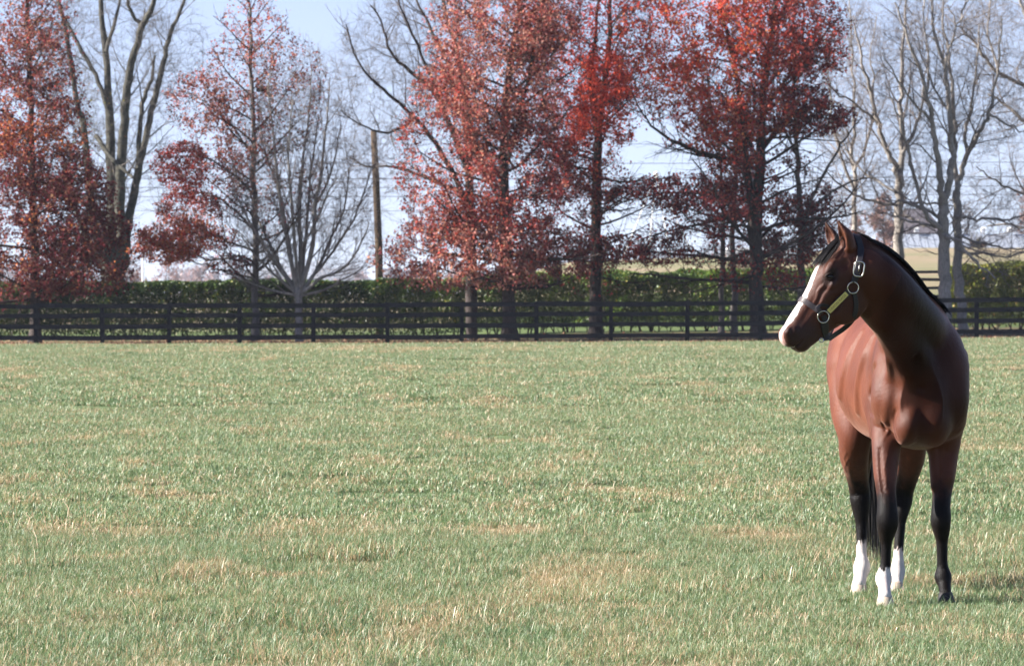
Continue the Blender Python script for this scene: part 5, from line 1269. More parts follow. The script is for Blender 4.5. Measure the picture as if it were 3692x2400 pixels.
# --- hindquarters
def hp(u, v, w, r): return (PD(u, v, w), px(r, 26 + w))
FD.ell(PD(3080, 1308, 1.26), rotm(0.1, 0.05, 0), (px(100, 27.2), 0.27, px(190, 27.2)), 0.03)    # right thigh
FD.ell(PD(3262, 1290, 1.22), rotm(0.15, -0.05, 0), (px(85, 27.2), 0.28, px(200, 27.2)), 0.04)
FD.chain([hp(3076, 1330, 1.14, 90), hp(3078, 1470, 1.06, 84), hp(3083, 1570, 0.98, 62), hp(3080, 1640, 1.02, 53), hp(3091, 1715, 1.12, 40), hp(3100, 1772, 1.18, 37),
          hp(3102, 1806, 1.17, 36), hp(3106, 1856, 1.16, 27), hp(3107, 1900, 1.15, 20.5), hp(3107, 1990, 1.12, 18.5),
          hp(3108, 2025, 1.10, 25), hp(3108, 2046, 1.09, 31), hp(3103, 2074, 1.05, 24), hp(3098, 2106, 1.00, 25)], 0.03)
FD.chain([hp(3082, 1440, 1.38, 82), hp(3098, 1580, 1.24, 62), hp(3104, 1680, 1.23, 36), hp(3106, 1745, 1.27, 25), hp(3106, 1790, 1.24, 26)], 0.03)
FD.chain([hp(3108, 1830, 1.20, 18), hp(3108, 1990, 1.165, 15), hp(3110, 2042, 1.14, 24)], 0.014)
# left hind
FD.chain([hp(3270, 1400, 1.05, 84), hp(3285, 1500, 0.98, 74), hp(3290, 1580, 0.94, 54), hp(3289, 1650, 0.98, 46), hp(3272, 1728, 1.08, 36), hp(3260, 1772, 1.12, 34),
          hp(3256, 1806, 1.12, 34), hp(3250, 1850, 1.10, 26), hp(3246, 1890, 1.09, 19.5), hp(3240, 1990, 1.05, 18),
          hp(3238, 2035, 1.03, 23), hp(3237, 2062, 1.02, 27), hp(3234, 2094, 0.98, 22), hp(3233, 2118, 0.94, 23)], 0.03)
FD.chain([hp(3265, 1500, 1.2, 70), hp(3275, 1600, 1.15, 50), hp(3265, 1690, 1.17, 34), hp(3255, 1750, 1.22, 24), hp(3255, 1790, 1.20, 25)], 0.03)
FD.chain([hp(3250, 1840, 1.15, 16), hp(3242, 1990, 1.10, 15), hp(3238, 2058, 1.08, 22)], 0.014)
FD.ell(PD(3195, 1560, 1.0), I3, (0.07, 0.14, 0.05), 0.03)
# the groove between the pectorals
FD.chain([(PD(3322, 1480, -0.205), 0.008), (PD(3322, 1540, -0.20), 0.012), (PD(3318, 1600, -0.155), 0.010)], 0.03, 'carve')

# --- head
TH = math.radians(17)
hd = 25.46
HO = P(3066, 850, hd)
e1 = np.array((math.cos(TH), math.sin(TH) * 1.0, 0)); up = np.array((0, 0, 1.0))     # picture-right runs away from the lens
LAT = np.array((math.sin(TH), -math.cos(TH), 0))                                        # near side of the face
K = hd / F
cu = 1 / math.cos(TH)
def hdir(du, dv):  # picture direction -> in the head's mid plane
    return e1 * du * cu - up * dv
AX = hdir(-0.541, 0.842); AXn = AX / np.linalg.norm(AX)
NO = np.cross(LAT, AXn); NO /= np.linalg.norm(NO)
if NO @ hdir(-0.842, -0.541) < 0: NO = -NO
def HP(s, t, l=0.0):
    """head point: s down the axis, t to the front, l to the near side, in picture pixels"""
    base = HO + hdir(-0.541 * s - 0.842 * t, 0.842 * s - 0.541 * t) * K
    return base + LAT * l * K
def head_loft():
    secs = [(-18, 6, -70, 30, .5), (5, 20, -96, 44, .5), (55, 30, -140, 60, .55), (105, 38, -176, 70, .62), (150, 44, -190, 73, .66), (190, 42, -190, 66, .62),
            (235, 34, -176, 55, .55), (285, 30, -146, 46, .55), (335, 31, -122, 41, .55), (375, 32, -108, 42, .55), (410, 28, -96, 42, .55),
            (436, 16, -80, 36, .5), (452, 2, -64, 27, .5)]
    AXl = np.linalg.norm(AX)
    FD.loft(HO, AXn, NO, LAT, [(s * K * AXl, tf * K, tb * K, hw * K, pk) for s, tf, tb, hw, pk in secs], 0.02, 2.25)
head_loft()
hx = lambda R: np.stack([AXn, NO, LAT])
HR = np.stack([AXn, NO, LAT])
def hell(s, t, l, rs, rt, rl, k=0.01, mode='add', rot=0.0):
    c, sn = math.cos(rot), math.sin(rot)
    R = np.stack([AXn * c + NO * sn, -AXn * sn + NO * c, LAT])
    FD.ell(HP(s, t, l), R, (rs * K, rt * K, rl * K), k, mode)
def hcone(a, ra, b, rb, k=0.01, mode='add'): FD.cone(HP(*a), ra * K, HP(*b), rb * K, k, mode)
for sd in (1, -1):
    hell(212, -112, 36 * sd, 86, 66, 24, 0.02)                # jowl
    hell(150, 16, 55 * sd, 36, 17, 17, 0.016, rot=-0.1)       # brow
    hcone((222, -34, 52 * sd), 10, (305, -30, 38 * sd), 6, 0.012)   # facial crest
    hell(190, -24, 60 * sd, 24, 12, 10, 0.012, rot=0.2)       # under the eye
    hell(112, -14, 68 * sd, 18, 14, 9, 0.02, 'carve')         # hollow above the eye
    hell(176, 1, 76 * sd, 17, 14, 14, 0.010, 'carve', rot=0.7)  # socket
    hell(255, -70, 56 * sd, 42, 15, 9, 0.02, 'carve')
    hell(325, -2, 46 * sd, 45, 9, 6, 0.02, 'carve')
    hell(412, 6, 29 * sd, 28, 20, 15, 0.016, rot=0.5)        # nostril wing
    hcone((394, 24, 42 * sd), 5.5, (408, 12, 49 * sd), 9.5, 0.006, 'carve')
    hcone((408, 12, 49 * sd), 9.5, (430, 2, 44 * sd), 8, 0.006, 'carve')
    hcone((393, -54, 46 * sd), 2.6, (420, -46, 42 * sd), 3.4, 0.007, 'carve')   # mouth line
    hcone((420, -46, 42 * sd), 3.4, (450, -36, 22 * sd), 4, 0.008, 'carve')
hell(434, -6, 0, 28, 36, 35, 0.014, rot=0.3)                 # upper lip
hell(426, -66, 0, 25, 22, 30, 0.012, rot=0.2)                 # chin
hcone((446, -38, -26), 4, (456, -36, 0), 4, 0.008, 'carve')
hcone((446, -38, 26), 4, (456, -36, 0), 4, 0.008, 'carve')
# ears: a tapered shell opened to the front-side
def ear(base, tip, mouth, r, back):
    base, tip, mouth = [np.asarray(q, float) for q in (base, tip, mouth)]
    ax = tip - base; L = np.linalg.norm(ax); ax /= L
    m = mouth - ax * (mouth @ ax); m /= np.linalg.norm(m); sdv = np.cross(ax, m)
    mid = base + ax * L * 0.38 - m * r * 0.15
    q3 = base + ax * L * 0.75
    FD.chain([(base, r * 0.95), (mid, r), (q3, r * 0.50), (tip, r * 0.10)], 0.010)
    FD.chain([(base + ax * L * 0.14 + m * r * 0.85, r * 0.45), (base + ax * L * 0.42 + m * r * 0.72, r * 0.72),
              (base + ax * L * 0.74 + m * r * 0.42, r * 0.34), (base + ax * L * 0.93 + m * r * 0.2, r * 0.06)], 0.006, 'carve')
EM = hdir(-1, 0.1); EM = EM / np.linalg.norm(EM) + LAT * 0.28
EM2 = EM + LAT * 0.35
ear(P(3062, 890, hd - 0.075), P(3023, 797, hd - 0.10), EM, 0.038, 0)
ear(P(3012, 888, hd + 0.055), P(2977, 802, hd + 0.075), EM2, 0.033, 0)
# --- skin folds read off the photograph
#FD.fold([(3172, 1312, .6), (3169, 1345), (3176, 1382, .7)], 0.005, 0.001, 0.012, 'carve', 25.7)
#FD.fold([(3188, 1320, .7), (3188, 1360), (3198, 1410, .6)], 0.012, 0.0095, 0.02, 'add', 25.7)
#FD.fold([(3160, 1320, .6), (3156, 1360), (3160, 1400), (3182, 1438, .7)], 0.012, 0.010, 0.02, 'add', 25.7)
FD.fold([(3176, 1500, .6), (3188, 1540), (3202, 1556, .7)], 0.005, 0.0, 0.012, 'carve')
FD.fold([(3184, 1588, .6), (3196, 1566, .8), (3206, 1548, .6)], 0.006, 0.0045, 0.010)
FD.fold([(3230, 1480, .6), (3222, 1520, .8), (3232, 1575, .6)], 0.007, 0.0, 0.016, 'carve')
for q in ([(3052, 1630), (3044, 1650), (3052, 1672)], [(3058, 1655), (3046, 1680), (3050, 1700)],
          [(3200, 1640), (3190, 1690), (3196, 1740), (3186, 1780)], [(3168, 1690), (3172, 1750), (3180, 1790)], [(3250, 1740), (3262, 1770), (3254, 1800)]):
    FD.fold([(a, b) for a, b in q], 0.004, 0.0026, 0.008)
for q, r_, dp, kk, mode in (([(3110, 1200, .5), (3072, 1270), (3046, 1350), (3034, 1430, .6)], 0.020, 0.0192, 0.04, 'add'), ([(3150, 1215, .5), (3118, 1290), (3098, 1390), (3096, 1480, .6)], 0.020, 0.0192, 0.04, 'add'),
                       ([(3176, 1240, .6), (3150, 1320), (3140, 1420), (3146, 1500, .6)], 0.010, 0.001, 0.03, 'carve'), ([(3206, 1300, .5), (3214, 1370), (3206, 1450), (3196, 1510, .5)], 0.020, 0.017, 0.04, 'add'),
                       ([(3172, 1620, .7), (3176, 1700), (3186, 1770, .6)], 0.0075, 0.001, 0.016, 'carve'), ([(3384, 1620, .7), (3388, 1700), (3390, 1770, .6)], 0.008, 0.001, 0.018, 'carve'),
                       ([(3284, 1220, .5), (3304, 1290), (3318, 1400, .5)], 0.010, 0.001, 0.04, 'carve')):
    FD.fold(q, r_, dp, kk, mode, 25.72)   # low relief
FD.fold([(2968, 1030), (2952, 1050), (2944, 1075), (2930, 1100)], 0.006, 0.0032, 0.010)
FD.fold([(2988, 1046, .8), (2972, 1068), (2962, 1090, .8)], 0.007, 0.0032, 0.012)

g = FD.g
V, Q = surface_nets(g, HX, HY, HZ)
del g; FD.g = None
V = relax(V, Q, 3, 0.5)
horse_me = mesh_np('horse_body', V, Q)
# drop loose specks
def keep_largest(V, Q):
    n = len(V); lab = np.arange(n)
    E = np.concatenate([Q[:, [0, 1]], Q[:, [1, 2]], Q[:, [2, 3]]])
    for _ in range(400):
        m = np.minimum(lab[E[:, 0]], lab[E[:, 1]])
        new = lab.copy(); np.minimum.at(new, E[:, 0], m); np.minimum.at(new, E[:, 1], m)
        new = new[new]
        if (new == lab).all(): break
        lab = new
    big = np.bincount(lab).argmax(); keep = lab == big
    mp = np.cumsum(keep) - 1
    return V[keep], mp[Q[keep[Q[:, 0]]]]
V, Q = keep_largest(V, Q)
bpy.data.meshes.remove(horse_me)
horse_me = mesh_np('horse_body', V, Q)
# --- coat: the animal's own colours, plus painted light and shade
HV = V.copy()
du = (HV[:, 0] * F / HV[:, 1] + U0); dv = (HC - HV[:, 2]) * F / HV[:, 1] + V0; dw = HV[:, 1] - 26
rel = HV - HO[None, :]
# head coordinates
hb = np.stack([hdir(-0.541, 0.842) * K, hdir(-0.842, -0.541) * K, LAT * K], 1)
stl = np.linalg.solve(hb, rel.T).T
hs, ht, hl = stl[:, 0], stl[:, 1], stl[:, 2]
ishead = (hs > 20) & (hs < 480) & (ht > -215) & (ht < 90) & (np.abs(hl) < 95) & (HV[:, 1] < 25.8)
n1 = vnoise(HV, 40.0); n2 = vnoise(HV, 9.0, 5.3); n3 = vnoise(HV, 140.0, 2.1)
# strand-like edge: noise stretched down the leg
nst = vnoise(HV * np.array((1, 1, 0.12)), 160.0, 3.0)
def lerp(a, b, t): return a + (b - a) * t[:, None]
bay = np.array((0.072, 0.0165, 0.0060)); bay2 = np.array((0.108, 0.029, 0.0115)); black = np.array((0.0045, 0.0036, 0.0036))
white = np.array((0.66, 0.61, 0.57)); pink = np.array((0.50, 0.29, 0.25))
c = lerp(bay[None, :], bay2[None, :], np.clip(0.5 + 0.7 * n2, 0, 1))
# darker topline, and shade painted into the coat down the front of the neck
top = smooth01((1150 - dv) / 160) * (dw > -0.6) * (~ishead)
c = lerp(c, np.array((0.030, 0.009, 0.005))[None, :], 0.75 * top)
neck_shade = smooth01((HV[:, 0] - P(3120, 0, 25.6)[0]) / 0.12) * smooth01((25.98 - HV[:, 1]) / 0.2) * smooth01((1420 - dv) / 120)
c = lerp(c, np.array((0.020, 0.0055, 0.0028))[None, :], 0.8 * neck_shade)
head_shade = ishead & (hs < 470)
c = lerp(c, np.array((0.050, 0.0135, 0.006))[None, :], 0.6 * head_shade * smooth01((25.75 - HV[:, 1]) / 0.1))  # dark bay head, partly shade painted into the coat
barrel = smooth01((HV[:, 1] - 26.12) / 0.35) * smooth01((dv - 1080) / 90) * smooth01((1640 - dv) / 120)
c = c * (1 + 0.32 * barrel[:, None])     # a bay's paler barrel, with sunlit brightness painted in
front = smooth01((26.18 - HV[:, 1]) / 0.25) * (~ishead) * smooth01((1640 - dv) / 120) * smooth01((HV[:, 0] - P(3225, 0, 26)[0]) / 0.12)  # shade painted into the coat on chest and left shoulder
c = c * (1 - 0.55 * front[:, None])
# legs
fore = (dw < 0.5) & (dv > 1640); hind = (dw >= 0.6) & (dv > 1560)
k = smooth01((dv - 1690 + 25 * n1) / 130) * fore
k = np.maximum(k, smooth01((dv - 1655 + 25 * n1) / 120) * hind)
c = lerp(c, black[None, :], k)
legblack = k.copy()
def sock(sel, v0):
    global c
    t = smooth01((dv - v0 + 16 * nst + 5 * n1) / 7) * sel
    w_ = lerp(white[None, :], (pink * 1.15)[None, :], 0.35 * np.clip(n2 * 2 + 0.2, 0, 1))
    c = lerp(c, w_, t)
sock((dw < 0.4) & (du < 3300), 2046)
sock((dw > 0.7) & (du < 3165), 1952)
sock((dw > 0.7) & (du >= 3165), 1974)
# head: black eyelids and muzzle skin, blaze
def blob(s_, t_, rs, rt, soft=0.5):
    q = np.sqrt(((hs - s_) / rs) ** 2 + ((ht - t_) / rt) ** 2); return smooth01((1 + soft - q) / soft) * ishead
c = lerp(c, black[None, :] * 1.2, 0.8 * blob(176, 0, 24, 17, 0.9) * (np.abs(hl) > 45))
c = lerp(c, np.array((0.03, 0.012, 0.010))[None, :], 0.7 * blob(440, -56, 66, 52, 0.8))
c = lerp(c, np.array((0.03, 0.012, 0.010))[None, :], 0.6 * blob(410, 8, 34, 28, 0.7) * smooth01((hl - 24) / 14))
c = lerp(c, np.array((0.05, 0.016, 0.011))[None, :], 0.35 * blob(205, -50, 50, 40, 1.0))
bw = np.interp(hs, [105, 140, 190, 260, 330, 372, 400, 430, 452, 470], [0, 13, 22, 25, 27, 28, 23, 20, 17, 8])
bl = smooth01((bw + 2.0 * n1 + 1.2 * nst - np.abs(hl + 1)) / 3.0) * ishead * (ht > -40) * (hs > 100)
c = lerp(c, white[None, :], bl)
pk = blob(436, 6, 24, 14, 0.8) * (np.abs(hl) < 24)
c = lerp(c, pink[None, :], 0.65 * pk)
# ears darker at the rims and tips
earm = (HV[:, 2] > P(0, 880, hd)[2]) & (du < 3090)
c = lerp(c, np.array((0.03, 0.012, 0.008))[None, :], 0.6 * smooth01((870 - dv) / 70) * earm)
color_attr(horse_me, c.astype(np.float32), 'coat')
wmask = (1 - 0.85 * neck_shade) * (1 - 0.75 * front) * (1 - 0.8 * legblack) * (1 - 0.5 * top)  # sheen and specular cut where shade is painted, on black legs and topline
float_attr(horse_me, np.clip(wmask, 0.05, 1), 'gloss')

def coat_material():
    t = NT('coat')
    a = t.n('ShaderNodeAttribute', attribute_name='coat')
    geo = t.n('ShaderNodeNewGeometry')
    mp = t.n('ShaderNodeMapping'); mp.inputs['Scale'].default_value = (1, 1, 0.22)
    t.l(geo.outputs['Position'], mp.inputs['Vector'])
    hair = t.noise(520, 2, 0.6, mp.outputs[0])
    fine = t.noise(55, 4, 0.6, geo.outputs['Position'])
    big = t.noise(13, 4, 0.6, mp.outputs[0], 0.4)
    col = t.mix(0.5, a.outputs['Color'], t.ramp(hair.outputs['Fac'], [(0.3, 0.35), (0.7, 1.0)]).outputs[0], 'MULTIPLY')
    col2 = t.mix(0.35, col, t.ramp(big.outputs['Fac'], [(0.3, 0.45), (0.7, 1.0)]).outputs[0], 'MULTIPLY')
    ro = t.math('MULTIPLY_ADD', fine.outputs['Fac'], 0.18); ro.node.inputs[2].default_value = 0.40
    b = t.bsdf(col2, ro, 0.16)
    ga = t.n('ShaderNodeAttribute', attribute_name='gloss')
    t.l(t.math('MULTIPLY', ga.outputs['Fac'], 0.22), b.inputs['Sheen Weight'])
    sp = t.n('ShaderNodeMath', operation='MULTIPLY_ADD'); t.l(ga.outputs['Fac'], sp.inputs[0]); sp.inputs[1].default_value = 0.16; sp.inputs[2].default_value = 0.05; t.l(sp.outputs[0], b.inputs['Specular IOR Level'])
    b.inputs['Sheen Roughness'].default_value = 0.42
    b.inputs['Sheen Tint'].default_value = (1, 0.60, 0.47, 1)
    h = t.math('ADD', t.math('MULTIPLY', hair.outputs['Fac'], 0.35), t.math('MULTIPLY', fine.outputs['Fac'], 0.5))
    h2 = t.math('ADD', h, t.math('MULTIPLY', big.outputs['Fac'], 1.0))
    t.bump(h2, 0.55, 0.008, b)
    return t.m
coat = coat_material()
horse = empty('horse', (P(3300, 1050, 26.3)[0], 26.3, 0.0), 'glossy bay horse with white blaze and three white socks, standing in the paddock', 'horse')
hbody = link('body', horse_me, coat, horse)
hair_black = NT('black_hair')
_g = hair_black.n('ShaderNodeNewGeometry'); _n = hair_black.noise(60, 3, 0.6, _g.outputs['Position'])
hair_black.bsdf(hair_black.mix(_n.outputs['Fac'], (0.0025, 0.002, 0.002), (0.009, 0.006, 0.005)), 0.42, 0.35)
hair_black = hair_black.m

# --- eyes
eye_m = NT('eye_dark'); eye_m.bsdf((0.010, 0.005, 0.003), 0.10, 0.28); eye_m = eye_m.m
skin_m = simple_mat('dark_skin', (0.012, 0.006, 0.0045), 0.6, 0.2, 60, 0.2)
hbvh = BVHTree.FromPolygons([tuple(p) for p in HV], [tuple(q) for q in Q])
for sd in (1, -1):
    m = MB(); cpos = HP(176, 1, 51 * sd)
    m.add(*uvsphere(cpos, 17.5 * K)); m.build('eye', eye_m, horse, True)
    # lids: two soft rolls of skin meeting at the corners
    A_ = Vector(e1); L_ = Vector(LAT * sd); N_ = Vector((0, 0, 1))
    for s_, name in ((1, 'upper_eyelid'), (-1, 'lower_eyelid')):
        pts = []; rad = []
        for i in range(15):
            a = math.pi * i / 14
            x = -math.cos(a) * 19.5 * K; y = s_ * math.sin(a) * (12.5 if s_ > 0 else 9.5) * K
            z = (17.5 - 5.5 * abs(math.cos(a)) ** 2) * K
            pts.append(Vector(cpos) + (A_ * x + N_ * (y + 0.10 * x)) + L_ * z); rad.append((2.2 + (2.2 if s_ > 0 else 0.9) * math.sin(a)) * K)
        m = MB(); m.tube(pts, rad, 8); m.build(name, skin_m, horse, True)
# --- hooves: a flared wall cut flat at the ground
hoof_m = simple_mat('hoof_horn', (0.36, 0.29, 0.23), 0.55, 0.3, 80, 0.2, bump=0.2)
hoof_d = simple_mat('dark_hoof_horn', (0.02, 0.017, 0.015), 0.5, 0.3, 80, 0.2, bump=0.2)
for (u, v, w, dark) in ((3193, 2160, -0.185, 0), (3412, 2152, 0.015, 1), (3098, 2112, 0.985, 0), (3232, 2124, 0.92, 0)):
    c0 = PD(u, v, w); c0[2] = 0
    m = MB(); n = 20; rings = []
    for (z, r, dy) in ((0.0, 0.056, 0.0), (0.012, 0.0555, 0.002), (0.055, 0.045, 0.018), (0.078, 0.038, 0.028), (0.085, 0.024, 0.030)):
        rings.append([(c0[0] + r * 0.94 * math.cos(2 * math.pi * k / n), c0[1] + dy + r * 1.08 * math.sin(2 * math.pi * k / n), z - 0.002) for k in range(n)])
    vv = [p for r in rings for p in r]; ff = [tuple(range(n - 1, -1, -1))]
    for i in range(len(rings) - 1):
        for k in range(n): ff.append((i * n + k, i * n + (k + 1) % n, (i + 1) * n + (k + 1) % n, (i + 1) * n + k))
    ff.append(tuple((len(rings) - 1) * n + k for k in range(n)))
    m.add(vv, ff); m.build('hoof', hoof_d if dark else hoof_m, horse, True)

# --- hair: many fine ribbons, one mesh per part
def hair_mesh(name, roots, dirs, length, width, mat, curl=0.2, seg=6, droop=0.0, hug=None, jit=0.12):
    vs = []; fs = []
    for r0, d0 in zip(roots, dirs):
        p = Vector(r0); d = Vector(d0).normalized()
        L = length * random.uniform(0.75, 1.1); st = L / seg
        side = d.cross(Vector((random.gauss(0, 1), random.gauss(0, 1), random.gauss(0, 1)))).normalized()
        bend = Vector((random.gauss(0, 1), random.gauss(0, 1), random.gauss(0, 1))) * jit
        b = len(vs)
        for i in range(seg + 1):
            w = width * (1 - 0.75 * (i / seg) ** 1.5) * 0.5
            vs.append(p - side * w); vs.append(p + side * w)
            d = (d + Vector((0, 0, -1)) * droop / seg + bend * curl / seg).normalized()
            q = p + d * st
            if hug is not None:
                loc, nrm, _, dist = hug.find_nearest(q)
                if loc is not None:
                    sdist = (q - loc).dot(nrm)
                    if sdist < 0.006: q = loc + nrm * (0.006 + random.random() * 0.006)
                    elif sdist > 0.022: q = q - nrm * (sdist - 0.022) * 0.6
            p = q
        for i in range(seg):
            fs.append((b + 2 * i, b + 2 * i + 1, b + 2 * i + 3, b + 2 * i + 2))
    me = bpy.data.meshes.new(name); me.from_pydata([tuple(q) for q in vs], [], fs); me.update()
    me.polygons.foreach_set('use_smooth', [True] * len(me.polygons))
    return link(name, me, mat, horse)
# mane: roots sampled along the top outline of the neck
crest_uv = [(3062, 850, -0.50), (3090, 850, -0.50), (3118, 862, -0.48), (3152, 880, -0.43), (3182, 898, -0.36), (3216, 922, -0.26), (3246, 950, -0.16), (3272, 982, -0.05),
            (3296, 1018, 0.05), (3318, 1054, 0.15), (3340, 1090, 0.25), (3362, 1120, 0.34)]
def interp_poly(pts, t):
    t = t * (len(pts) - 1); i = min(int(t), len(pts) - 2); f = t - i
    return [a + (b - a) * f for a, b in zip(pts[i], pts[i + 1])]
roots = []; dirs = []
for i in range(7500):
    t = random.random(); u, v, w = interp_poly(crest_uv, t)
    q = PD(u, v, w + random.gauss(0, 0.012))
    loc, nrm, _, dist = hbvh.find_nearest(Vector(q))
    roots.append(loc - nrm * 0.004 + Vector((0, random.gauss(0, 0.014), 0)))
    side = 1 if random.random() < 0.52 else -1     # most of it lies over to the far side
    nx_ = interp_poly(crest_uv, min(1, t + 0.02)); al = Vector(PD(*nx_)) - Vector(PD(u, v, w))
    al.normalize()
    dirs.append(nrm * 0.55 + Vector((0.55, 0.85 if side > 0 else -0.75, -0.2)) * 0.8 + al * 0.7)
hair_mesh('mane', roots, dirs, 0.10, 0.0028, hair_black, 0.5, 5, 1.0, hbvh)
# forelock: from between the ears down over the forehead
roots = []; dirs = []
for i in range(4200):
    s_ = random.uniform(-14, 30); l_ = random.uniform(-36, 34)
    q = HP(s_, 30, l_)
    loc, nrm, _, _ = hbvh.find_nearest(Vector(q))
    roots.append(loc + nrm * 0.001)
    dirs.append(Vector(hdir(-0.50 - random.uniform(0, 0.10), 0.84)) + nrm * 0.35 + Vector(LAT) * (random.gauss(0.0, 0.10) - l_ * 0.004))
hair_mesh('forelock', roots, dirs, 0.20, 0.0028, hair_black, 0.3, 10, 0.1, hbvh, 0.06)
# tail: hangs behind the hind legs
roots = []; dirs = []
tailc = []
for i in range(4200):
    a = random.uniform(0, 2 * math.pi); r = 0.06 * math.sqrt(random.random()) * 1.15
    roots.append(Vector(PD(3140 + random.gauss(0, 3), 1200 + random.uniform(-10, 300), 1.60)) + Vector((r * math.cos(a) * 1.1, r * math.sin(a) * 0.8, 0)))
    dirs.append(Vector((random.gauss(0.012, 0.022), random.gauss(0.0, 0.05), -1)))
hair_mesh('tail', roots, dirs, 0.80, 0.0055, hair_black, 0.2, 9, 0.3, None, 0.1)
m = MB(); m.tube([PD(3138, 1150, 1.50), PD(3138, 1165, 1.58), PD(3138, 1260, 1.63), PD(3140, 1460, 1.62)], [0.03, 0.034, 0.03, 0.016], 10)
m.build('tail_dock', hair_black, horse, True)
# ================================================================== halter
leather = NT('dark_leather')
_g = leather.n('ShaderNodeNewGeometry'); _n = leather.noise(180, 4, 0.6, _g.outputs['Position'])
_b = leather.bsdf(leather.mix(_n.outputs['Fac'], (0.004, 0.0036, 0.006), (0.012, 0.009, 0.012)), 0.42, 0.4)
leather.bump(_n.outputs['Fac'], 0.25, 0.002, _b); leather = leather.m
nose_leather = simple_mat('brown_leather', (0.028, 0.019, 0.020), 0.40, 0.5, 150, 0.3, bump=0.2)
stitch_m = simple_mat('stitching', (0.10, 0.085, 0.085), 0.7, 0.2, 200, 0.2)
steel = NT('halter_steel'); steel.bsdf((0.55, 0.52, 0.45), 0.22, 0.5, Metallic=1.0); steel = steel.m
brass = NT('brass_plate'); _g = brass.n('ShaderNodeNewGeometry'); _n = brass.noise(90, 3, 0.6, _g.outputs['Position'])
brass.bsdf(brass.mix(_n.outputs['Fac'], (0.42, 0.36, 0.10), (0.62, 0.54, 0.20)), 0.38, 0.5, Metallic=0.55); brass = brass.m
ink = simple_mat('engraving', (0.06, 0.05, 0.03), 0.6, 0.2)

def sight(u, v):
    """the point of the horse's skin seen at this column and row"""
    o = Vector((0, 0, HC)); q = Vector(P(u, v, 26.0)); dr = (q - o).normalized()
    loc, n, _, _ = hbvh.ray_cast(o, dr)
    return (loc, n) if loc is not None else (Vector(P(u, v, 25.4)), Vector((0, -1, 0)))
def catmull(pts, n=6):
    pts = [Vector(p) for p in pts]; E_ = [pts[0] * 2 - pts[1]] + pts + [pts[-1] * 2 - pts[-2]]; out = []
    for i in range(1, len(E_) - 2):
        for j in range(n):
            t = j / n
            out.append(0.5 * (2 * E_[i] + (E_[i + 1] - E_[i - 1]) * t + (2 * E_[i - 1] - 5 * E_[i] + 4 * E_[i + 1] - E_[i + 2]) * t * t
                              + (3 * E_[i] - E_[i - 1] - 3 * E_[i + 1] + E_[i + 2]) * t ** 3))
    return out + [pts[-1]]
def strap(name, pts, nrms, width, thick, mat, parent, lift=0.004, stitch=False, n=6):
    P_ = catmull(pts, n); N_ = catmull(nrms, n)
    m = MB(); rings = []; prof = [(-1, 0), (-1, .8), (-.86, 1), (.86, 1), (1, .8), (1, 0)]
    ms = MB()
    for i, p in enumerate(P_):
        T = (P_[min(i + 1, len(P_) - 1)] - P_[max(i - 1, 0)]).normalized()
        Nn = N_[i].normalized(); S = T.cross(Nn).normalized(); Nn = S.cross(T).normalized()
        rings.append([p + S * (a * width / 2) + Nn * (lift - 0.002 + b * thick) for a, b in prof])
    k = len(prof); v = [q for r in rings for q in r]; f = []
    for i in range(len(rings) - 1):
        for j in range(k): f.append((i * k + j, i * k + (j + 1) % k, (i + 1) * k + (j + 1) % k, (i + 1) * k + j))
    f.append(tuple(range(k - 1, -1, -1))); f.append(tuple((len(rings) - 1) * k + j for j in range(k)))
    m.add(v, f); o = m.build(name, mat, parent)
    if stitch:
        for sgn in (-0.68, -0.25, 0.25, 0.68):
            line = [(r[2] + r[3]) / 2 + (r[3] - r[2]) * (sgn / 1.72) + (r[2] - r[1]).normalized() * 0.0006 for r in rings]
            ms.tube(line, 0.0011, 4)
        so = ms.build('stitching', stitch_m, o); so.location = (0, 0, 0)
    return o
def torus(c, n, r, rt, a2=None, sq=1.0, segs=32, sh=2.0, up_=None):
    """ring in the plane with normal n; sq stretches it along up_"""
    n = Vector(n).normalized(); upv = Vector(up_ if up_ is not None else (0, 0, 1)); X = upv.cross(n).normalized(); Y = n.cross(X)
    pts = []
    for i in range(segs + 1):
        a = 2 * math.pi * i / segs
        ca, sa = math.cos(a), math.sin(a)
        q = (abs(ca) ** sh + abs(sa) ** sh) ** (-1 / sh)
        pts.append(Vector(c) + X * (ca * q * r) + Y * (sa * q * r * sq))
    m = MB(); m.tube(pts, rt, 8, cap=False); return m
halter = empty('halter', (P(3000, 1050, 25.35)[0], 25.35, HP(200, -60, 0)[2]), 'black leather headcollar with steel rings and brass name plate on the bay\'s head', 'halter')
LV = Vector(LAT)
def head_loop(stl_pts, far=True):
    """points of a band round the head: snapped onto the skin from outside"""
    pts = []; ns = []
    for s_, t_, l_ in stl_pts:
        q = Vector(HP(s_, t_, l_)); loc, nn, _, dist = hbvh.find_nearest(q)
        pts.append(loc); ns.append(nn)
    return pts, ns
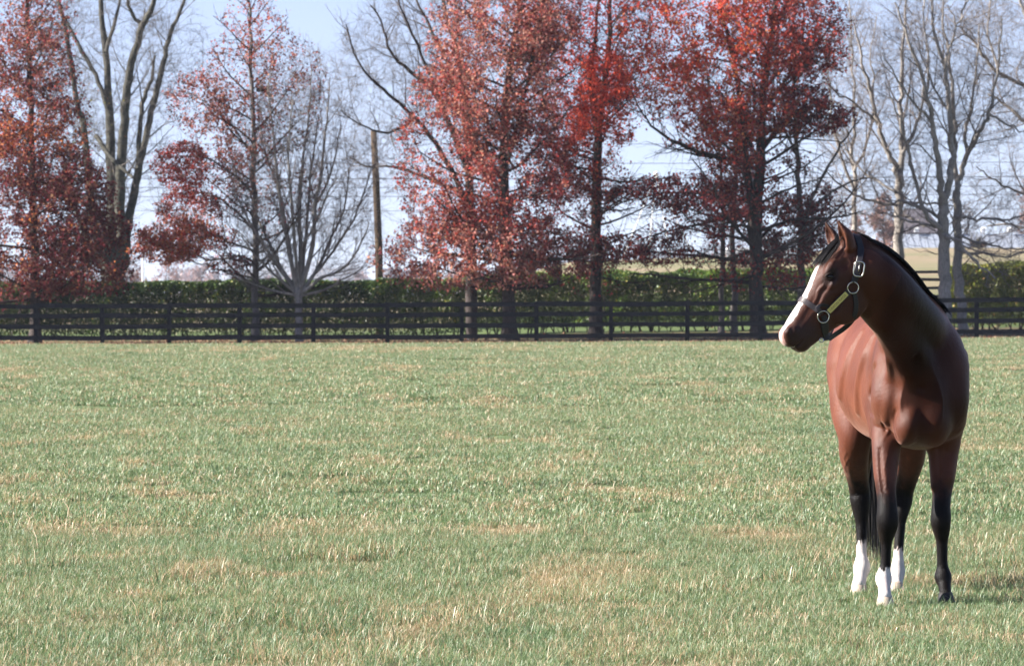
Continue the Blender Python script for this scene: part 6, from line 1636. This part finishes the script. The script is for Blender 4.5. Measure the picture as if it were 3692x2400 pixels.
# noseband: ring to ring over the bridge of the nose
pts, ns = head_loop([(303, -48, -60), (300, -20, -60), (296, 10, -55), (292, 36, -30), (290, 44, 0), (292, 38, 30), (296, 14, 56), (299, -10, 60), (302, -32, 60), (304, -46, 60)])
nb = strap('noseband', pts, ns, 0.030, 0.006, nose_leather, halter, 0.004, True)
RN1, nn1 = sight(2966, 1141); RN2, nn2 = sight(3073, 1036)
R1c = RN1 + nn1 * 0.010; R2c = RN2 + nn2 * 0.010
face = -Vector((0, 1, 0)) * 0.75 + LV * 0.4
torus(R1c, (nn1 + face).normalized(), 0.031, 0.0034).build('ring', steel, halter, True)
torus(R2c, (nn2 + face).normalized(), 0.030, 0.0034).build('ring', steel, halter, True)
def seen(uvs):
    a = [sight(u, v) for u, v in uvs]; return [q[0] for q in a], [q[1] for q in a]
pts, ns = seen([(2978, 1128), (2995, 1112), (3018, 1090), (3040, 1070), (3062, 1048)])
cheek = strap('cheek_strap', pts, ns, 0.034, 0.006, leather, halter, 0.005, True)
pts, ns = seen([(3076, 1018), (3084, 1000), (3092, 975), (3099, 945), (3103, 910), (3098, 882)])
top = Vector(HP(-6, -2, 24)); 
loc, nn, _, _ = hbvh.find_nearest(Vector(P(3088, 852, hd - 0.05))); pts.append(loc); ns.append(nn)
loc, nn, _, _ = hbvh.find_nearest(Vector(P(3078, 838, hd + 0.03))); pts.append(loc); ns.append(nn)
strap('crown_strap', pts, ns, 0.034, 0.006, leather, halter, 0.008)
# buckle on the crown strap, a second layer of strap under it
bp, bn = sight(3097, 970)
upb = (Vector(P(3101, 940, 25.4)) - Vector(P(3092, 1000, 25.4))).normalized()
bnn = (bn + Vector((0, -1, 0)) * 1.0).normalized()
torus(bp + bnn * 0.020, bnn, 0.0265, 0.0042, sq=1.45, sh=4.0, up_=upb).build('buckle', steel, halter, True)
m = MB(); m.tube([bp + bnn * 0.019 + upb * 0.034, bp + bnn * 0.023, bp + bnn * 0.024 - upb * 0.012], 0.0022, 6); m.build('buckle_tongue', steel, halter, True)
# chin strap and its tab down from the lower ring
pts, ns = head_loop([(306, -58, 60), (320, -78, 56), (340, -102, 46), (358, -124, 26), (364, -132, 0), (358, -124, -26), (338, -100, -46), (306, -58, -60)])
strap('chin_strap', pts, ns, 0.028, 0.006, leather, halter, 0.005)
pts, ns = seen([(2968, 1160), (2970, 1180), (2974, 1202)])
pts.append(Vector(P(2978, 1226, pts[-1].y + 0.01))); ns.append(Vector((0, -1, 0)))
strap('chin_tab', pts, ns, 0.036, 0.006, leather, halter, 0.006)
# throat strap: from the upper ring behind the jaw, then hanging free beneath it to the chin
pts, ns = seen([(3077, 1052), (3083, 1080), (3084, 1108)])
y0 = pts[-1].y
for (u, v, dy) in ((3080, 1135, 0.01), (3066, 1160, 0.05), (3040, 1184, 0.07), (3012, 1203, 0.06), (2986, 1221, 0.03)):
    pts.append(Vector(P(u, v, y0 + dy))); ns.append((Vector((0, -1, 0)) + Vector((0.15, 0, -0.35))).normalized())
strap('throat_strap', pts, ns, 0.026, 0.006, leather, halter, 0.006)
torus(Vector(P(2962, 1226, RN1.y + 0.02)), (0, -1, 0.2), 0.011, 0.0028).build('snap', steel, halter, True)
# keeper: rounded leather backing between noseband and cheek strap
pts, ns = seen([(2944, 1112), (2956, 1101), (2970, 1098), (2984, 1104), (2990, 1114)])
strap('keeper', pts, ns, 0.016, 0.005, leather, halter, 0.006)
# brass plate with the engraved name
pa, na_ = sight(2986, 1121); pb, nb_ = sight(3050, 1058)
nrm = (na_ + nb_ + Vector((0, -1, 0)) * 1.2).normalized()
mid = (pa + pb) / 2 + nrm * 0.016; xd = (Vector(P(3050, 1058, 25.3)) - Vector(P(2986, 1121, 25.3))).normalized()
xd = (xd - nrm * xd.dot(nrm)).normalized(); yd = nrm.cross(xd)
Rp = Matrix((xd, yd, nrm)).transposed()
m = MB(); m.box(mid, (0.137, 0.026, 0.0025), Rp); plate = m.build('name_plate', brass, halter)
fc = bpy.data.curves.new('lettering', 'FONT'); fc.body = 'UNION RAGS'; fc.size = 0.0185; fc.align_x = 'CENTER'; fc.align_y = 'CENTER'
fc.extrude = 0.0002; fc.resolution_u = 2; fc.space_character = 1.05
fo = bpy.data.objects.new('lettering_src', fc); COL.objects.link(fo)
dg = bpy.context.evaluated_depsgraph_get(); lm = bpy.data.meshes.new_from_object(fo.evaluated_get(dg))
bpy.data.objects.remove(fo); bpy.data.curves.remove(fc)
lm.transform(Matrix.Translation(mid + nrm * 0.0016) @ Rp.to_4x4()); lm.name = 'lettering'
lm.materials.clear(); lo_ = link('lettering', lm, ink, plate); lo_.location = (0, 0, 0)
